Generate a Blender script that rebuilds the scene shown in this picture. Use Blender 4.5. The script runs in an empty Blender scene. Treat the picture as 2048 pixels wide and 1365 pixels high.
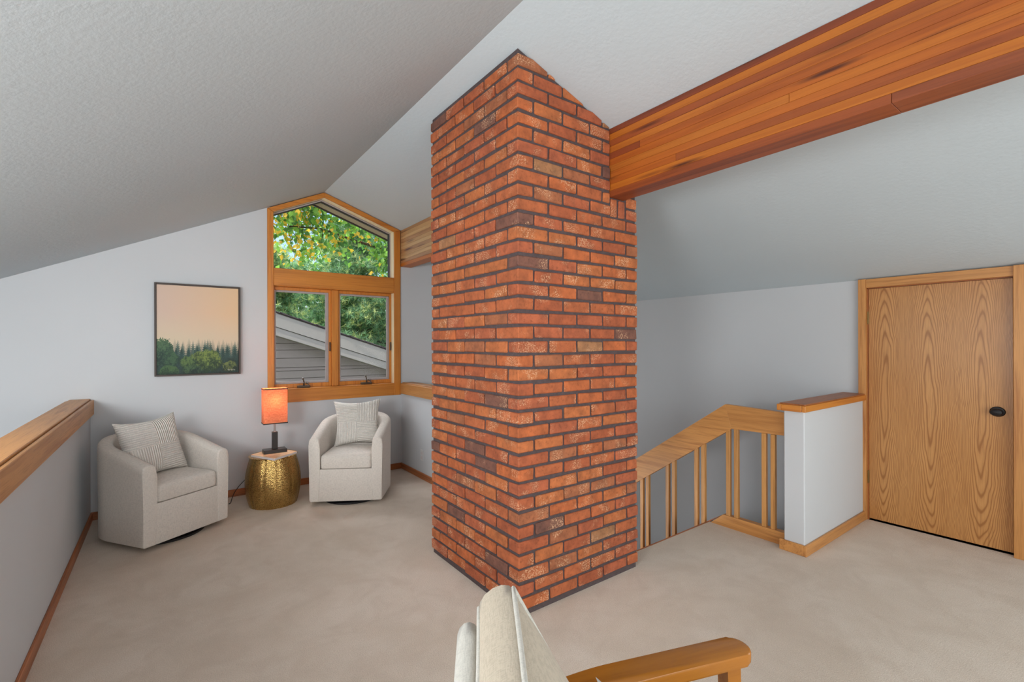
import bpy, bmesh, math, random
import numpy as np
from mathutils import Vector, Matrix

random.seed(7)
rng = np.random.default_rng(7)
S = bpy.context.scene
COL = S.collection

# ------------------------------------------------------------------ camera
F_PX, YAW, ROLL = 936.16, math.radians(36.4645), math.radians(-0.1544)
fw = Vector((math.sin(YAW), math.cos(YAW), 0))
r0 = Vector((math.cos(YAW), -math.sin(YAW), 0)); u0 = Vector((0, 0, 1))
rt = r0 * math.cos(ROLL) + u0 * math.sin(ROLL)
up = -r0 * math.sin(ROLL) + u0 * math.cos(ROLL)
cd = bpy.data.cameras.new('camera'); cam = bpy.data.objects.new('camera', cd); COL.objects.link(cam)
M = Matrix.Identity(4)
for i in range(3):
    M[i][0] = rt[i]; M[i][1] = up[i]; M[i][2] = -fw[i]
M[0][3], M[1][3], M[2][3] = 0, 0, 1.4
cam.matrix_world = M
cd.sensor_fit = 'HORIZONTAL'; cd.sensor_width = 36.0; cd.lens = F_PX / 2048 * 36
cd.shift_y = (688.54 - 682.5) / 2048
cd.clip_start = 0.05; cd.clip_end = 300
S.camera = cam

# ------------------------------------------------------------------ world, sun, fill lights
W = bpy.data.worlds.new('world'); S.world = W; W.use_nodes = True
wn = W.node_tree.nodes; wl = W.node_tree.links; wn.clear()
wo = wn.new('ShaderNodeOutputWorld'); wb = wn.new('ShaderNodeBackground'); sky = wn.new('ShaderNodeTexSky')
sky.sky_type = 'NISHITA'; sky.sun_disc = False; sky.sun_elevation = math.radians(42); sky.sun_rotation = math.radians(200)
sky.air_density = 1.0; sky.dust_density = 1.2; sky.ozone_density = 1.5
wb.inputs['Strength'].default_value = 0.20
wl.new(sky.outputs[0], wb.inputs[0]); wl.new(wb.outputs[0], wo.inputs[0])

def light(name, kind, loc, energy, color=(1, 1, 1), direction=None, size=None, size_y=None, radius=None, angle=None):
    d = bpy.data.lights.new(name, kind); o = bpy.data.objects.new(name, d); COL.objects.link(o)
    o.location = loc; d.energy = energy; d.color = color
    if direction is not None:
        o.rotation_euler = Vector(direction).to_track_quat('-Z', 'Y').to_euler()
    if kind == 'AREA':
        d.shape = 'RECTANGLE'; d.size = size; d.size_y = size_y
    if radius is not None: d.shadow_soft_size = radius
    if angle is not None: d.angle = angle
    return o
light('sun', 'SUN', (0, -5, 12), 3.6, (1.0, 0.94, 0.84), (0.72, 0.14, -0.66), angle=math.radians(1.0))
# second, very soft sun added to brighten the window corner from outside
light('fill_window_sun', 'SUN', (1, 12, 12), 12.0, (0.93, 0.97, 1.0), (-0.12, -0.66, -0.74), angle=math.radians(70))
# added unseen fill panels, behind the camera and out in the great room
light('fill_rear', 'AREA', (0.9, -2.30, 1.15), 104, (0.94, 1.0, 1.0), (-0.06, 1, 0.0), 3.8, 2.1)
light('fill_left', 'AREA', (-2.12, 2.0, 0.56), 30, (0.95, 0.985, 1.0), (1, 0.10, 0.0), 4.4, 1.36)
# added fill panel below the left slope, out of view over the great room
light('fill_under_slope', 'AREA', (-1.30, 2.7, 1.66), 30, (0.95, 0.99, 1.0), (0.80, 0.25, -0.52), 1.8, 0.9)
# assumed flash: added fill panel, unseen over the great room, brightens the window corner
fl_ = light('fill_window_corner', 'AREA', (-1.30, 0.50, 1.45), 60, (0.96, 0.99, 1.0), (0.80, 1.0, 0.0), 0.9, 0.6)
light('fill_right', 'AREA', (4.40, -1.2, 0.95), 16, (0.96, 0.985, 1.0), (-1, 0.5, 0.05), 1.6, 1.3)  # added fill panel on the right, out of view
light('fill_stairwell', 'AREA', (2.31, 3.3, -0.40), 14, (0.95, 0.99, 1.0), (1, -0.05, 0.0), 1.4, 1.0)  # added fill panel hidden behind the chimney, brightens the stairwell wall

S.view_settings.view_transform = 'Standard'; S.view_settings.look = 'None'
S.view_settings.gamma = 1.0; S.view_settings.use_curve_mapping = False
S.view_settings.exposure = 0.06

# ------------------------------------------------------------------ helpers
def lin(c):
    return tuple(((v / 255) / 12.92 if v / 255 <= 0.04045 else ((v / 255 + 0.055) / 1.055) ** 2.4) for v in c)

def newmat(name):
    m = bpy.data.materials.new(name); m.use_nodes = True
    nt = m.node_tree; b = nt.nodes['Principled BSDF']
    return m, nt, nt.nodes, nt.links, b

def node(ns, t, **k):
    n = ns.new(t)
    for a, v in k.items():
        if a.startswith('i_'): n.inputs[a[2:]].default_value = v
        else: setattr(n, a, v)
    return n

def mixrgb(ns, ls, fac, a, b, blend='MIX'):
    n = ns.new('ShaderNodeMix'); n.data_type = 'RGBA'; n.blend_type = blend
    for sock, v in ((n.inputs[0], fac), (n.inputs[6], a), (n.inputs[7], b)):
        if hasattr(v, 'is_output'): ls.new(v, sock)
        elif isinstance(v, (int, float)): sock.default_value = v
        else: sock.default_value = (*v, 1)
    return n.outputs[2]

def ramp(ns, ls, src, stops):
    n = ns.new('ShaderNodeValToRGB'); ls.new(src, n.inputs[0])
    cr = n.color_ramp
    while len(cr.elements) < len(stops): cr.elements.new(0.5)
    for e, (p, c) in zip(cr.elements, stops):
        e.position = p; e.color = (*c, 1) if isinstance(c, tuple) else (c, c, c, 1)
    return n.outputs[0]

def coords(ns, ls, scale=(1, 1, 1), loc=(0, 0, 0), kind='Object'):
    t = ns.new('ShaderNodeTexCoord'); m = ns.new('ShaderNodeMapping')
    m.inputs['Scale'].default_value = scale; m.inputs['Location'].default_value = loc
    ls.new(t.outputs[kind], m.inputs[0]); return m.outputs[0]

def noise(ns, ls, vec, scale, detail=3, rough=0.5, dist=0.0):
    n = node(ns, 'ShaderNodeTexNoise', i_Scale=scale, i_Detail=detail, i_Roughness=rough, i_Distortion=dist)
    ls.new(vec, n.inputs['Vector']); return n.outputs['Fac']

def bump(ns, ls, b, h, strength, dist=0.01):
    n = node(ns, 'ShaderNodeBump', i_Strength=strength, i_Distance=dist)
    ls.new(h, n.inputs['Height']); ls.new(n.outputs[0], b.inputs['Normal'])

def plain(name, c, rough=0.6, metal=0.0, spec=0.5):
    m, nt, ns, ls, b = newmat(name)
    v = coords(ns, ls); n = noise(ns, ls, v, 14, 3)
    a = tuple(x * 0.94 for x in c); d = tuple(min(1, x * 1.05) for x in c)
    ls.new(mixrgb(ns, ls, n, a, d), b.inputs['Base Color'])
    b.inputs['Roughness'].default_value = rough; b.inputs['Metallic'].default_value = metal
    b.inputs['Specular IOR Level'].default_value = spec
    return m

def paint(name, c, bscale=90, bstr=0.12, mottle=0.02):
    m, nt, ns, ls, b = newmat(name)
    v = coords(ns, ls)
    n = noise(ns, ls, v, 2.2, 2)
    ls.new(mixrgb(ns, ls, n, tuple(x * (1 - mottle) for x in c), tuple(x * (1 + mottle) for x in c)), b.inputs['Base Color'])
    b.inputs['Roughness'].default_value = 0.85; b.inputs['Specular IOR Level'].default_value = 0.25
    h = noise(ns, ls, v, bscale, 4, 0.6)
    bump(ns, ls, b, h, bstr, 0.006)
    return m

def wood(name, ca, cb, axis, fine=38, along=1.6, rough=0.42, off=(0, 0, 0), pores=0.35, cc=None):
    """ca light, cb dark grain; axis = direction the grain runs"""
    m, nt, ns, ls, b = newmat(name)
    sc = [fine] * 3; sc['XYZ'.index(axis)] = along
    v = coords(ns, ls, tuple(sc), off)
    n1 = noise(ns, ls, v, 1.0, 4, 0.55, 0.6)
    sc2 = [fine * 7] * 3; sc2['XYZ'.index(axis)] = along * 4
    v2 = coords(ns, ls, tuple(sc2), off)
    n2 = noise(ns, ls, v2, 1.0, 2)
    sc3 = [4.0] * 3; sc3['XYZ'.index(axis)] = 0.5
    v3 = coords(ns, ls, tuple(sc3), off)
    n3 = noise(ns, ls, v3, 1.0, 2)
    g = ramp(ns, ls, n1, [(0.30, cb), (0.52, ca), (0.75, tuple(x * 1.08 for x in ca))])
    g = mixrgb(ns, ls, ramp(ns, ls, n3, [(0.4, 0.0), (0.62, 0.55)]), g, cc or tuple(x * 0.8 for x in ca))
    p = ramp(ns, ls, n2, [(0.30, 1.0), (0.45, 0.0)])
    mm = ns.new('ShaderNodeMath'); mm.operation = 'MULTIPLY'; ls.new(p, mm.inputs[0]); mm.inputs[1].default_value = pores
    g = mixrgb(ns, ls, mm.outputs[0], g, tuple(x * 0.55 for x in cb))
    ls.new(g, b.inputs['Base Color'])
    b.inputs['Roughness'].default_value = rough
    bump(ns, ls, b, n2, 0.08, 0.002)
    return m

# --- materials
MAT = {}
MAT['wall'] = paint('wall_paint', lin((204, 206, 209)), 120, 0.05)
MAT['ceiling'] = paint('ceiling_paint', lin((197, 206, 211)), 42, 0.24)
MAT['white'] = plain('white_plastic', lin((215, 215, 215)), 0.4)
OA, OB = lin((208, 146, 82)), lin((170, 106, 52))
for a in 'XYZ':
    MAT['oak' + a] = wood('oak_along_' + a, OA, OB, a)
    MAT['oakw' + a] = wood('golden_oak_along_' + a, lin((208, 132, 52)), lin((178, 100, 34)), a, off=(3, 1, 2), pores=0.15)
    MAT['trim' + a] = wood('dark_oak_along_' + a, lin((176, 104, 56)), lin((128, 68, 32)), a, off=(1, 5, 2))
    MAT['pale' + a] = wood('pale_oak_along_' + a, lin((248, 232, 196)), lin((234, 208, 164)), a, off=(1, 5, 2), pores=0.1)  # jamb oak, strong sky light from the window put into its colour
MAT['balu'] = wood('baluster_oak', lin((206, 148, 84)), lin((160, 102, 48)), 'Z', off=(0, 3, 0))

def carpet():
    m, nt, ns, ls, b = newmat('carpet')
    v = coords(ns, ls)
    n1 = noise(ns, ls, v, 1.3, 4, 0.6, 1.2)
    n2 = noise(ns, ls, v, 5.0, 4, 0.65, 0.6)
    n3 = noise(ns, ls, v, 260, 2, 0.6)
    c = mixrgb(ns, ls, ramp(ns, ls, n1, [(0.38, 0.0), (0.6, 1.0)]), lin((222, 207, 191)), lin((231, 218, 204)))
    c = mixrgb(ns, ls, ramp(ns, ls, n2, [(0.35, 0.45), (0.55, 0.0)]), c, lin((210, 194, 178)))
    c = mixrgb(ns, ls, ramp(ns, ls, n3, [(0.35, 0.55), (0.6, 0.0)]), c, lin((190, 172, 156)))
    ls.new(c, b.inputs['Base Color']); b.inputs['Roughness'].default_value = 1.0
    b.inputs['Specular IOR Level'].default_value = 0.1
    n4 = noise(ns, ls, v, 170, 3, 0.7)
    bump(ns, ls, b, n4, 0.6, 0.006)
    return m
MAT['carpet'] = carpet()

def brickmat(i, c):
    m, nt, ns, ls, b = newmat('brick_clay_%d' % i)
    v = coords(ns, ls, (1, 1, 1), (i * 1.7, i, 0))
    n1 = ramp(ns, ls, noise(ns, ls, v, 15, 5, 0.65), [(0.32, 0.0), (0.68, 1.0)])
    n2 = noise(ns, ls, v, 60, 3, 0.7)
    n3 = noise(ns, ls, v, 170, 2, 0.6)
    base = mixrgb(ns, ls, n1, (c[0] * 0.68, c[1] * 0.72, c[2] * 0.80), tuple(min(1, x * 1.20) for x in c))
    base = mixrgb(ns, ls, ramp(ns, ls, n2, [(0.30, 0.55), (0.42, 0.0)]), base, tuple(x * 0.5 for x in c))
    # lime speckle gathered in patches
    n4 = noise(ns, ls, coords(ns, ls, (1, 1, 1), (0, i * 2.3, 4)), 7.5, 2)
    patch = ramp(ns, ls, n4, [(0.54, 0.0), (0.64, 1.0)])
    sp = ramp(ns, ls, n3, [(0.52, 0.0), (0.60, 1.0)])
    mm = ns.new('ShaderNodeMath'); mm.operation = 'MULTIPLY'; ls.new(patch, mm.inputs[0]); ls.new(sp, mm.inputs[1])
    m2 = ns.new('ShaderNodeMath'); m2.operation = 'MULTIPLY'; ls.new(mm.outputs[0], m2.inputs[0]); m2.inputs[1].default_value = 0.75
    base = mixrgb(ns, ls, m2.outputs[0], base, lin((222, 178, 140)))
    ls.new(base, b.inputs['Base Color']); b.inputs['Roughness'].default_value = 0.9
    b.inputs['Specular IOR Level'].default_value = 0.25
    bump(ns, ls, b, n2, 0.5, 0.004)
    return m
BR = [(176, 98, 62), (168, 91, 60), (183, 106, 64), (172, 94, 64), (164, 100, 68), (124, 84, 70), (164, 114, 78), (182, 100, 60)]
BW = [22, 20, 18, 14, 9, 4, 3, 14]
for i, c in enumerate(BR): MAT['brick%d' % i] = brickmat(i, lin(c))
def mortar():
    m, nt, ns, ls, b = newmat('dark_mortar')
    v = coords(ns, ls); n = noise(ns, ls, v, 45, 4, 0.7)
    ls.new(mixrgb(ns, ls, n, lin((58, 47, 46)), lin((100, 86, 87))), b.inputs['Base Color'])
    b.inputs['Roughness'].default_value = 0.95; bump(ns, ls, b, n, 0.7, 0.004)
    return m
MAT['mortar'] = mortar()

def fabric(name, c, scale=420, ribs=False):
    m, nt, ns, ls, b = newmat(name)
    v = coords(ns, ls)
    w1 = node(ns, 'ShaderNodeTexNoise', i_Scale=1.0, i_Detail=2.0); ls.new(coords(ns, ls, (scale, scale, scale * 0.12)), w1.inputs['Vector'])
    w2 = node(ns, 'ShaderNodeTexNoise', i_Scale=1.0, i_Detail=2.0); ls.new(coords(ns, ls, (scale * 0.12, scale * 0.12, scale)), w2.inputs['Vector'])
    mm = ns.new('ShaderNodeMath'); mm.operation = 'ADD'; ls.new(w1.outputs[0], mm.inputs[0]); ls.new(w2.outputs[0], mm.inputs[1])
    g = ramp(ns, ls, mm.outputs[0], [(0.85 / 2, tuple(x * 0.80 for x in c)), (1.1 / 2, c)])
    hf = ns.new('ShaderNodeMath'); hf.operation = 'MULTIPLY'; hf.inputs[1].default_value = 0.5
    ls.new(mm.outputs[0], hf.inputs[0])
    g = ramp(ns, ls, hf.outputs[0], [(0.42, tuple(x * 0.84 for x in c)), (0.54, c)])
    ls.new(g, b.inputs['Base Color'])
    b.inputs['Roughness'].default_value = 0.95; b.inputs['Specular IOR Level'].default_value = 0.15
    b.inputs['Sheen Weight'].default_value = 0.15
    if ribs:
        tc = ns.new('ShaderNodeTexCoord'); sx = ns.new('ShaderNodeSeparateXYZ'); ls.new(tc.outputs['Object'], sx.inputs[0])
        def math_(op, a, bb=None):
            n = ns.new('ShaderNodeMath'); n.operation = op
            for k, q in enumerate((a, bb)):
                if q is None: continue
                if hasattr(q, 'is_output'): ls.new(q, n.inputs[k])
                else: n.inputs[k].default_value = q
            return n.outputs[0]
        X, Z = sx.outputs['X'], sx.outputs['Z']
        q = math_('GREATER_THAN', math_('MULTIPLY', X, Z), 0.0)         # top right and bottom left: upright ribs
        sel = math_('ADD', math_('MULTIPLY', X, q), math_('MULTIPLY', Z, math_('SUBTRACT', 1.0, q)))
        rib = math_('SINE', math_('MULTIPLY', sel, 2 * math.pi / 0.015))
        bump(ns, ls, b, rib, 1.0, 0.0022)
        g2 = mixrgb(ns, ls, ramp(ns, ls, math_('ADD', math_('MULTIPLY', rib, 0.5), 0.5), [(0.0, 1.0), (0.35, 0.0)]), g, tuple(x * 0.72 for x in c))
        ls.new(g2, b.inputs['Base Color'])
    else:
        bump(ns, ls, b, mm.outputs[0], 0.25, 0.001)
    return m
MAT['linen'] = fabric('beige_linen', lin((225, 216, 207)))
MAT['rib'] = fabric('ribbed_cotton', lin((234, 228, 220)), 300, True)
MAT['cream'] = fabric('cream_linen', lin((190, 177, 158)), 500)
MAT['creamw'] = fabric('white_linen', lin((198, 194, 185)), 500)
MAT['black'] = plain('black_metal', lin((24, 22, 24)), 0.45, 0.3)
MAT['blackwood'] = plain('black_stained_wood', lin((36, 30, 30)), 0.35)
MAT['bronze'] = plain('dark_bronze', lin((92, 78, 66)), 0.45, 0.7)
MAT['hinge'] = plain('aged_brass', lin((128, 104, 66)), 0.4, 0.9)
MAT['steel'] = plain('brushed_steel', lin((170, 165, 162)), 0.3, 0.9)
MAT['sashmetal'] = plain('grey_sash_metal', lin((168, 160, 160)), 0.5)
MAT['gasket'] = plain('dark_gasket', lin((50, 46, 44)), 0.6)
MAT['frame'] = plain('dark_bronze_frame', lin((60, 46, 38)), 0.5)
MAT['soffit'] = plain('brown_soffit', lin((176, 156, 134)), 0.8)
MAT['fascia_dk'] = plain('dark_brown_fascia', lin((58, 48, 42)), 0.7)
MAT['siding'] = plain('taupe_siding', lin((152, 142, 136)), 0.8)
MAT['rake'] = plain('grey_rake_board', lin((176, 170, 166)), 0.8)
MAT['shingle'] = plain('dark_shingle', lin((92, 82, 88)), 0.9)
MAT['armwood'] = wood('honey_beech', lin((174, 108, 32)), lin((132, 72, 14)), 'X', fine=26, rough=0.22, off=(2, 2, 2), pores=0.1)
MAT['ground'] = plain('lawn', lin((88, 104, 60)), 1.0)

def glassmat():
    m, nt, ns, ls, b = newmat('window_glass')
    ns.remove(b)
    out = ns['Material Output']
    t = node(ns, 'ShaderNodeBsdfTransparent'); g = node(ns, 'ShaderNodeBsdfGlossy'); g.inputs['Roughness'].default_value = 0.02
    f = node(ns, 'ShaderNodeFresnel'); f.inputs['IOR'].default_value = 1.12
    x = ns.new('ShaderNodeMixShader'); ls.new(f.outputs[0], x.inputs[0]); ls.new(t.outputs[0], x.inputs[1]); ls.new(g.outputs[0], x.inputs[2])
    ls.new(x.outputs[0], out.inputs[0])
    return m
MAT['glass'] = glassmat()

def shademat():
    m, nt, ns, ls, b = newmat('coral_linen_shade')
    out = ns['Material Output']
    v1 = noise(ns, ls, coords(ns, ls, (500, 500, 40)), 1.0, 2); v2 = noise(ns, ls, coords(ns, ls, (40, 40, 500)), 1.0, 2)
    mm = ns.new('ShaderNodeMath'); mm.operation = 'ADD'; ls.new(v1, mm.inputs[0]); ls.new(v2, mm.inputs[1])
    h = ns.new('ShaderNodeMath'); h.operation = 'MULTIPLY'; h.inputs[1].default_value = 0.5; ls.new(mm.outputs[0], h.inputs[0])
    c = ramp(ns, ls, h.outputs[0], [(0.42, lin((208, 112, 74))), (0.58, lin((238, 152, 110)))])
    ls.new(c, b.inputs['Base Color']); b.inputs['Roughness'].default_value = 0.9
    tr = ns.new('ShaderNodeBsdfTranslucent'); ls.new(c, tr.inputs['Color'])
    x = ns.new('ShaderNodeMixShader'); x.inputs[0].default_value = 0.09
    ls.new(b.outputs[0], x.inputs[1]); ls.new(tr.outputs[0], x.inputs[2]); ls.new(x.outputs[0], out.inputs[0])
    return m
MAT['shade'] = shademat()

def brass():
    m, nt, ns, ls, b = newmat('hammered_brass')
    v = coords(ns, ls)
    vo = node(ns, 'ShaderNodeTexVoronoi', i_Scale=120.0); ls.new(v, vo.inputs['Vector'])
    n = noise(ns, ls, v, 10, 4, 0.6)
    c = mixrgb(ns, ls, n, lin((176, 140, 82)), lin((222, 186, 116)))
    c = mixrgb(ns, ls, ramp(ns, ls, vo.outputs['Distance'], [(0.35, 0.0), (0.7, 0.45)]), c, lin((84, 60, 30)))
    ls.new(c, b.inputs['Base Color']); b.inputs['Metallic'].default_value = 0.9; b.inputs['Roughness'].default_value = 0.27
    bump(ns, ls, b, vo.outputs['Distance'], 0.5, 0.004)
    return m
MAT['brass'] = brass()
def stone():
    m, nt, ns, ls, b = newmat('pale_travertine')
    v = coords(ns, ls, (1, 1, 6)); n = noise(ns, ls, v, 14, 4, 0.6, 0.8)
    ls.new(ramp(ns, ls, n, [(0.35, lin((206, 170, 128))), (0.55, lin((232, 206, 168))), (0.7, lin((238, 228, 214)))]), b.inputs['Base Color'])
    b.inputs['Roughness'].default_value = 0.35
    return m
MAT['stone'] = stone()
MAT['stoneedge'] = plain('pale_tile_edge', lin((214, 206, 206)), 0.6)

def leafmat(name, c, tr=0.35):
    m, nt, ns, ls, b = newmat(name)
    out = ns['Material Output']
    n = noise(ns, ls, coords(ns, ls), 6, 2)
    col = mixrgb(ns, ls, n, tuple(x * 0.7 for x in c), tuple(min(1, x * 1.3) for x in c))
    ls.new(col, b.inputs['Base Color']); b.inputs['Roughness'].default_value = 0.55
    t = ns.new('ShaderNodeBsdfTranslucent'); ls.new(col, t.inputs['Color'])
    x = ns.new('ShaderNodeMixShader'); x.inputs[0].default_value = tr
    ls.new(b.outputs[0], x.inputs[1]); ls.new(t.outputs[0], x.inputs[2]); ls.new(x.outputs[0], out.inputs[0])
    return m
MAT['leaf_g'] = leafmat('birch_leaf_green', lin((136, 184, 78)))
MAT['leaf_d'] = leafmat('birch_leaf_dark', lin((84, 132, 62)))
MAT['leaf_y'] = leafmat('birch_leaf_yellow', lin((246, 196, 70)))
MAT['needle'] = leafmat('pine_needle', lin((142, 186, 134)), 0.2)
MAT['needle2'] = leafmat('pine_needle_bright', lin((206, 220, 146)), 0.3)
MAT['needle3'] = leafmat('pine_needle_dark', lin((96, 138, 98)), 0.2)
MAT['bark'] = plain('bark', lin((84, 70, 60)), 0.95)

# --- mesh building
def fin(name, bm, mat, parent=None, smooth=None, kind=None):
    me = bpy.data.meshes.new(name)
    bmesh.ops.recalc_face_normals(bm, faces=bm.faces[:])
    bm.to_mesh(me); bm.free()
    mats = mat if isinstance(mat, (list, tuple)) else [mat]
    for m in mats: me.materials.append(MAT[m] if isinstance(m, str) else m)
    if smooth is not None:
        me.polygons.foreach_set('use_smooth', [True] * len(me.polygons))
        me.set_sharp_from_angle(angle=math.radians(smooth))
    o = bpy.data.objects.new(name, me); COL.objects.link(o)
    if parent: o.parent = parent
    if kind: o['kind'] = kind
    return o

def tag(o, label=None, cat=None, group=None, kind=None):
    if label: o['label'] = label
    if cat: o['category'] = cat
    if group: o['group'] = group
    if kind: o['kind'] = kind
    return o

def empty(name, loc=(0, 0, 0), rz=0, label=None, cat=None, group=None):
    o = bpy.data.objects.new(name, None); COL.objects.link(o)
    o.location = loc; o.rotation_euler = (0, 0, rz); o.empty_display_size = 0.1
    return tag(o, label, cat, group)

def bx(bm, x0, x1, y0, y1, z0, z1, bev=0.0, seg=1, mi=0):
    vs = [bm.verts.new((x, y, z)) for z in (z0, z1) for x, y in ((x0, y0), (x1, y0), (x1, y1), (x0, y1))]
    fs = []
    for q in ((3, 2, 1, 0), (4, 5, 6, 7), (0, 1, 5, 4), (1, 2, 6, 5), (2, 3, 7, 6), (3, 0, 4, 7)):
        f = bm.faces.new([vs[i] for i in q]); f.material_index = mi; fs.append(f)
    if bev:
        es = list({e for f in fs for e in f.edges})
        bmesh.ops.bevel(bm, geom=es, offset=bev, segments=seg, profile=0.5, affect='EDGES')
    return vs

def box(name, mat, b, parent=None, bev=0.0, seg=1, kind=None, smooth=None):
    bm = bmesh.new(); bx(bm, *b, bev, seg); return fin(name, bm, mat, parent, smooth, kind)

def prism(bm, pts, axis, a0, a1, bev=0.0):
    """pts 2-D polygon in the plane normal to axis (X: y,z  Y: x,z  Z: x,y)"""
    def p3(p, a):
        return {'X': (a, p[0], p[1]), 'Y': (p[0], a, p[1]), 'Z': (p[0], p[1], a)}[axis]
    A = [bm.verts.new(p3(p, a0)) for p in pts]; B = [bm.verts.new(p3(p, a1)) for p in pts]
    fs = [bm.faces.new(A[::-1]), bm.faces.new(B)]
    n = len(pts)
    for i in range(n): fs.append(bm.faces.new([A[i], A[(i + 1) % n], B[(i + 1) % n], B[i]]))
    if bev:
        bmesh.ops.bevel(bm, geom=list({e for f in fs for e in f.edges}), offset=bev, segments=1, profile=0.5, affect='EDGES')

def poly(name, mat, pts, axis, a0, a1, parent=None, bev=0.0, kind=None, smooth=None):
    bm = bmesh.new(); prism(bm, pts, axis, a0, a1, bev); return fin(name, bm, mat, parent, smooth, kind)

def cut_above(bm, co, no):
    bmesh.ops.bisect_plane(bm, geom=bm.verts[:] + bm.edges[:] + bm.faces[:], plane_co=co, plane_no=no, clear_outer=True)
    es = [e for e in bm.edges if len(e.link_faces) == 1]
    if es: bmesh.ops.holes_fill(bm, edges=es, sides=0)

def tube(bm, pts, rad, n=10, cap=True):
    pts = [Vector(p) for p in pts]; rings = []
    rads = rad if isinstance(rad, (list, tuple)) else [rad] * len(pts)
    prev = None
    for i, p in enumerate(pts):
        t = (pts[min(i + 1, len(pts) - 1)] - pts[max(i - 1, 0)]).normalized()
        a = prev if prev is not None else (Vector((0, 0, 1)) if abs(t.z) < 0.9 else Vector((1, 0, 0)))
        u = (a - t * a.dot(t)).normalized(); v = t.cross(u); prev = u
        rings.append([bm.verts.new(p + (u * math.cos(2 * math.pi * k / n) + v * math.sin(2 * math.pi * k / n)) * rads[i]) for k in range(n)])
    for a, b in zip(rings, rings[1:]):
        for k in range(n): bm.faces.new([a[k], a[(k + 1) % n], b[(k + 1) % n], b[k]])
    if cap: bm.faces.new(rings[0][::-1]); bm.faces.new(rings[-1])

def lathe(bm, prof, n=32, c=(0, 0), warp=None):
    rings = []
    for r, z in prof:
        rings.append([bm.verts.new((c[0] + r * math.cos(2 * math.pi * k / n) * (warp(k) if warp else 1), c[1] + r * math.sin(2 * math.pi * k / n) * (warp(k) if warp else 1), z)) for k in range(n)])
    for a, b in zip(rings, rings[1:]):
        for k in range(n): bm.faces.new([a[k], a[(k + 1) % n], b[(k + 1) % n], b[k]])
    bm.faces.new(rings[0][::-1]); bm.faces.new(rings[-1])

def raw(name, verts, faces, mat, parent=None, midx=None, kind=None):
    me = bpy.data.meshes.new(name)
    me.from_pydata(verts, [], faces); me.update()
    for m in (mat if isinstance(mat, list) else [mat]): me.materials.append(MAT[m])
    if midx is not None: me.polygons.foreach_set('material_index', midx)
    o = bpy.data.objects.new(name, me); COL.objects.link(o)
    if parent: o.parent = parent
    if kind: o['kind'] = kind
    return o

# ------------------------------------------------------------------ the room
YW, XR, XL, XH = 5.005, 4.48, -0.487, 2.142     # window wall, door wall, left half wall face, right half wall face
RX, RZ, SR, SL = 1.306, 2.961, 0.333, 0.468     # ridge, slopes
YB, XO, ZB = -2.4, -2.2, -2.7
def zc(x): return RZ - SR * (x - RX) if x > RX else RZ - SL * (RX - x)

# floor of the loft, carpeted, with the stairwell left open
fl = [(-0.613, YB), (XR + 0.1, YB), (XR + 0.1, 1.46), (3.47, 1.46), (3.47, 2.037), (2.27, 2.037), (2.27, YW), (-0.613, YW)]
poly('floor', 'carpet', fl, 'Z', -0.28, 0.0, kind='structure')
box('floor', 'carpet', (XO, XR + 0.1, YB, YW, ZB - 0.1, ZB), kind='structure')
# two slopes of the ceiling
t = 0.12
poly('ceiling', 'ceiling', [(XO, zc(XO)), (RX, RZ), (XR + 0.15, zc(XR + 0.15)), (XR + 0.15, zc(XR + 0.15) + t), (RX, RZ + t), (XO, zc(XO) + t)], 'Y', YB, YW + 0.16, kind='structure')
# window wall
bm = bmesh.new()
wx0, wx1, wz0 = 0.806, 2.098, 0.86
e = 0.001
prism(bm, [(XO, ZB), (wx0, ZB), (wx0, zc(wx0) - e), (XO, zc(XO) - e)], 'Y', YW, YW + 0.16)
prism(bm, [(wx1, ZB), (XR + 0.15, ZB), (XR + 0.15, zc(XR + 0.15) - e), (wx1, zc(wx1) - e)], 'Y', YW, YW + 0.16)
prism(bm, [(wx0, ZB), (wx1, ZB), (wx1, wz0), (wx0, wz0)], 'Y', YW, YW + 0.16)
fin('wall_window', bm, 'wall', kind='structure')
# door wall, with the doorway
bm = bmesh.new()
prism(bm, [(1.315, ZB), (YW, ZB), (YW, zc(XR)), (1.315, zc(XR))], 'X', XR, XR + 0.14)
prism(bm, [(YB, ZB), (0.508, ZB), (0.508, zc(XR)), (YB, zc(XR))], 'X', XR, XR + 0.14)
prism(bm, [(0.508, 1.838), (1.315, 1.838), (1.315, zc(XR)), (0.508, zc(XR))], 'X', XR, XR + 0.14)
prism(bm, [(0.508, ZB), (1.315, ZB), (1.315, 0), (0.508, 0)], 'X', XR, XR + 0.14)
fin('wall_right', bm, 'wall', kind='structure')
# outer wall of the open great room and wall behind the camera
box('wall_left', 'wall', (XO - 0.12, XO, YB, YW + 0.16, ZB, zc(XO) + t), kind='structure')
poly('wall_rear', 'wall', [(XO, ZB), (XR + 0.15, ZB), (XR + 0.15, zc(XR + .15)), (RX, RZ), (XO, zc(XO))], 'Y', YB - 0.12, YB, kind='structure')
# half walls
box('wall_half_left', 'wall', (-0.613, XL, YB, YW, ZB, 0.935), kind='structure')
box('wall_half_stair', 'wall', (XH, 2.268, 2.858, YW, ZB, 0.935), kind='structure')
poly('wall_half_door', 'wall', [(3.374, 1.333), (XR, 1.333), (XR, 1.462), (3.374, 1.462)], 'Z', -0.27, 0.955, bev=0.006, kind='structure')

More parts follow.
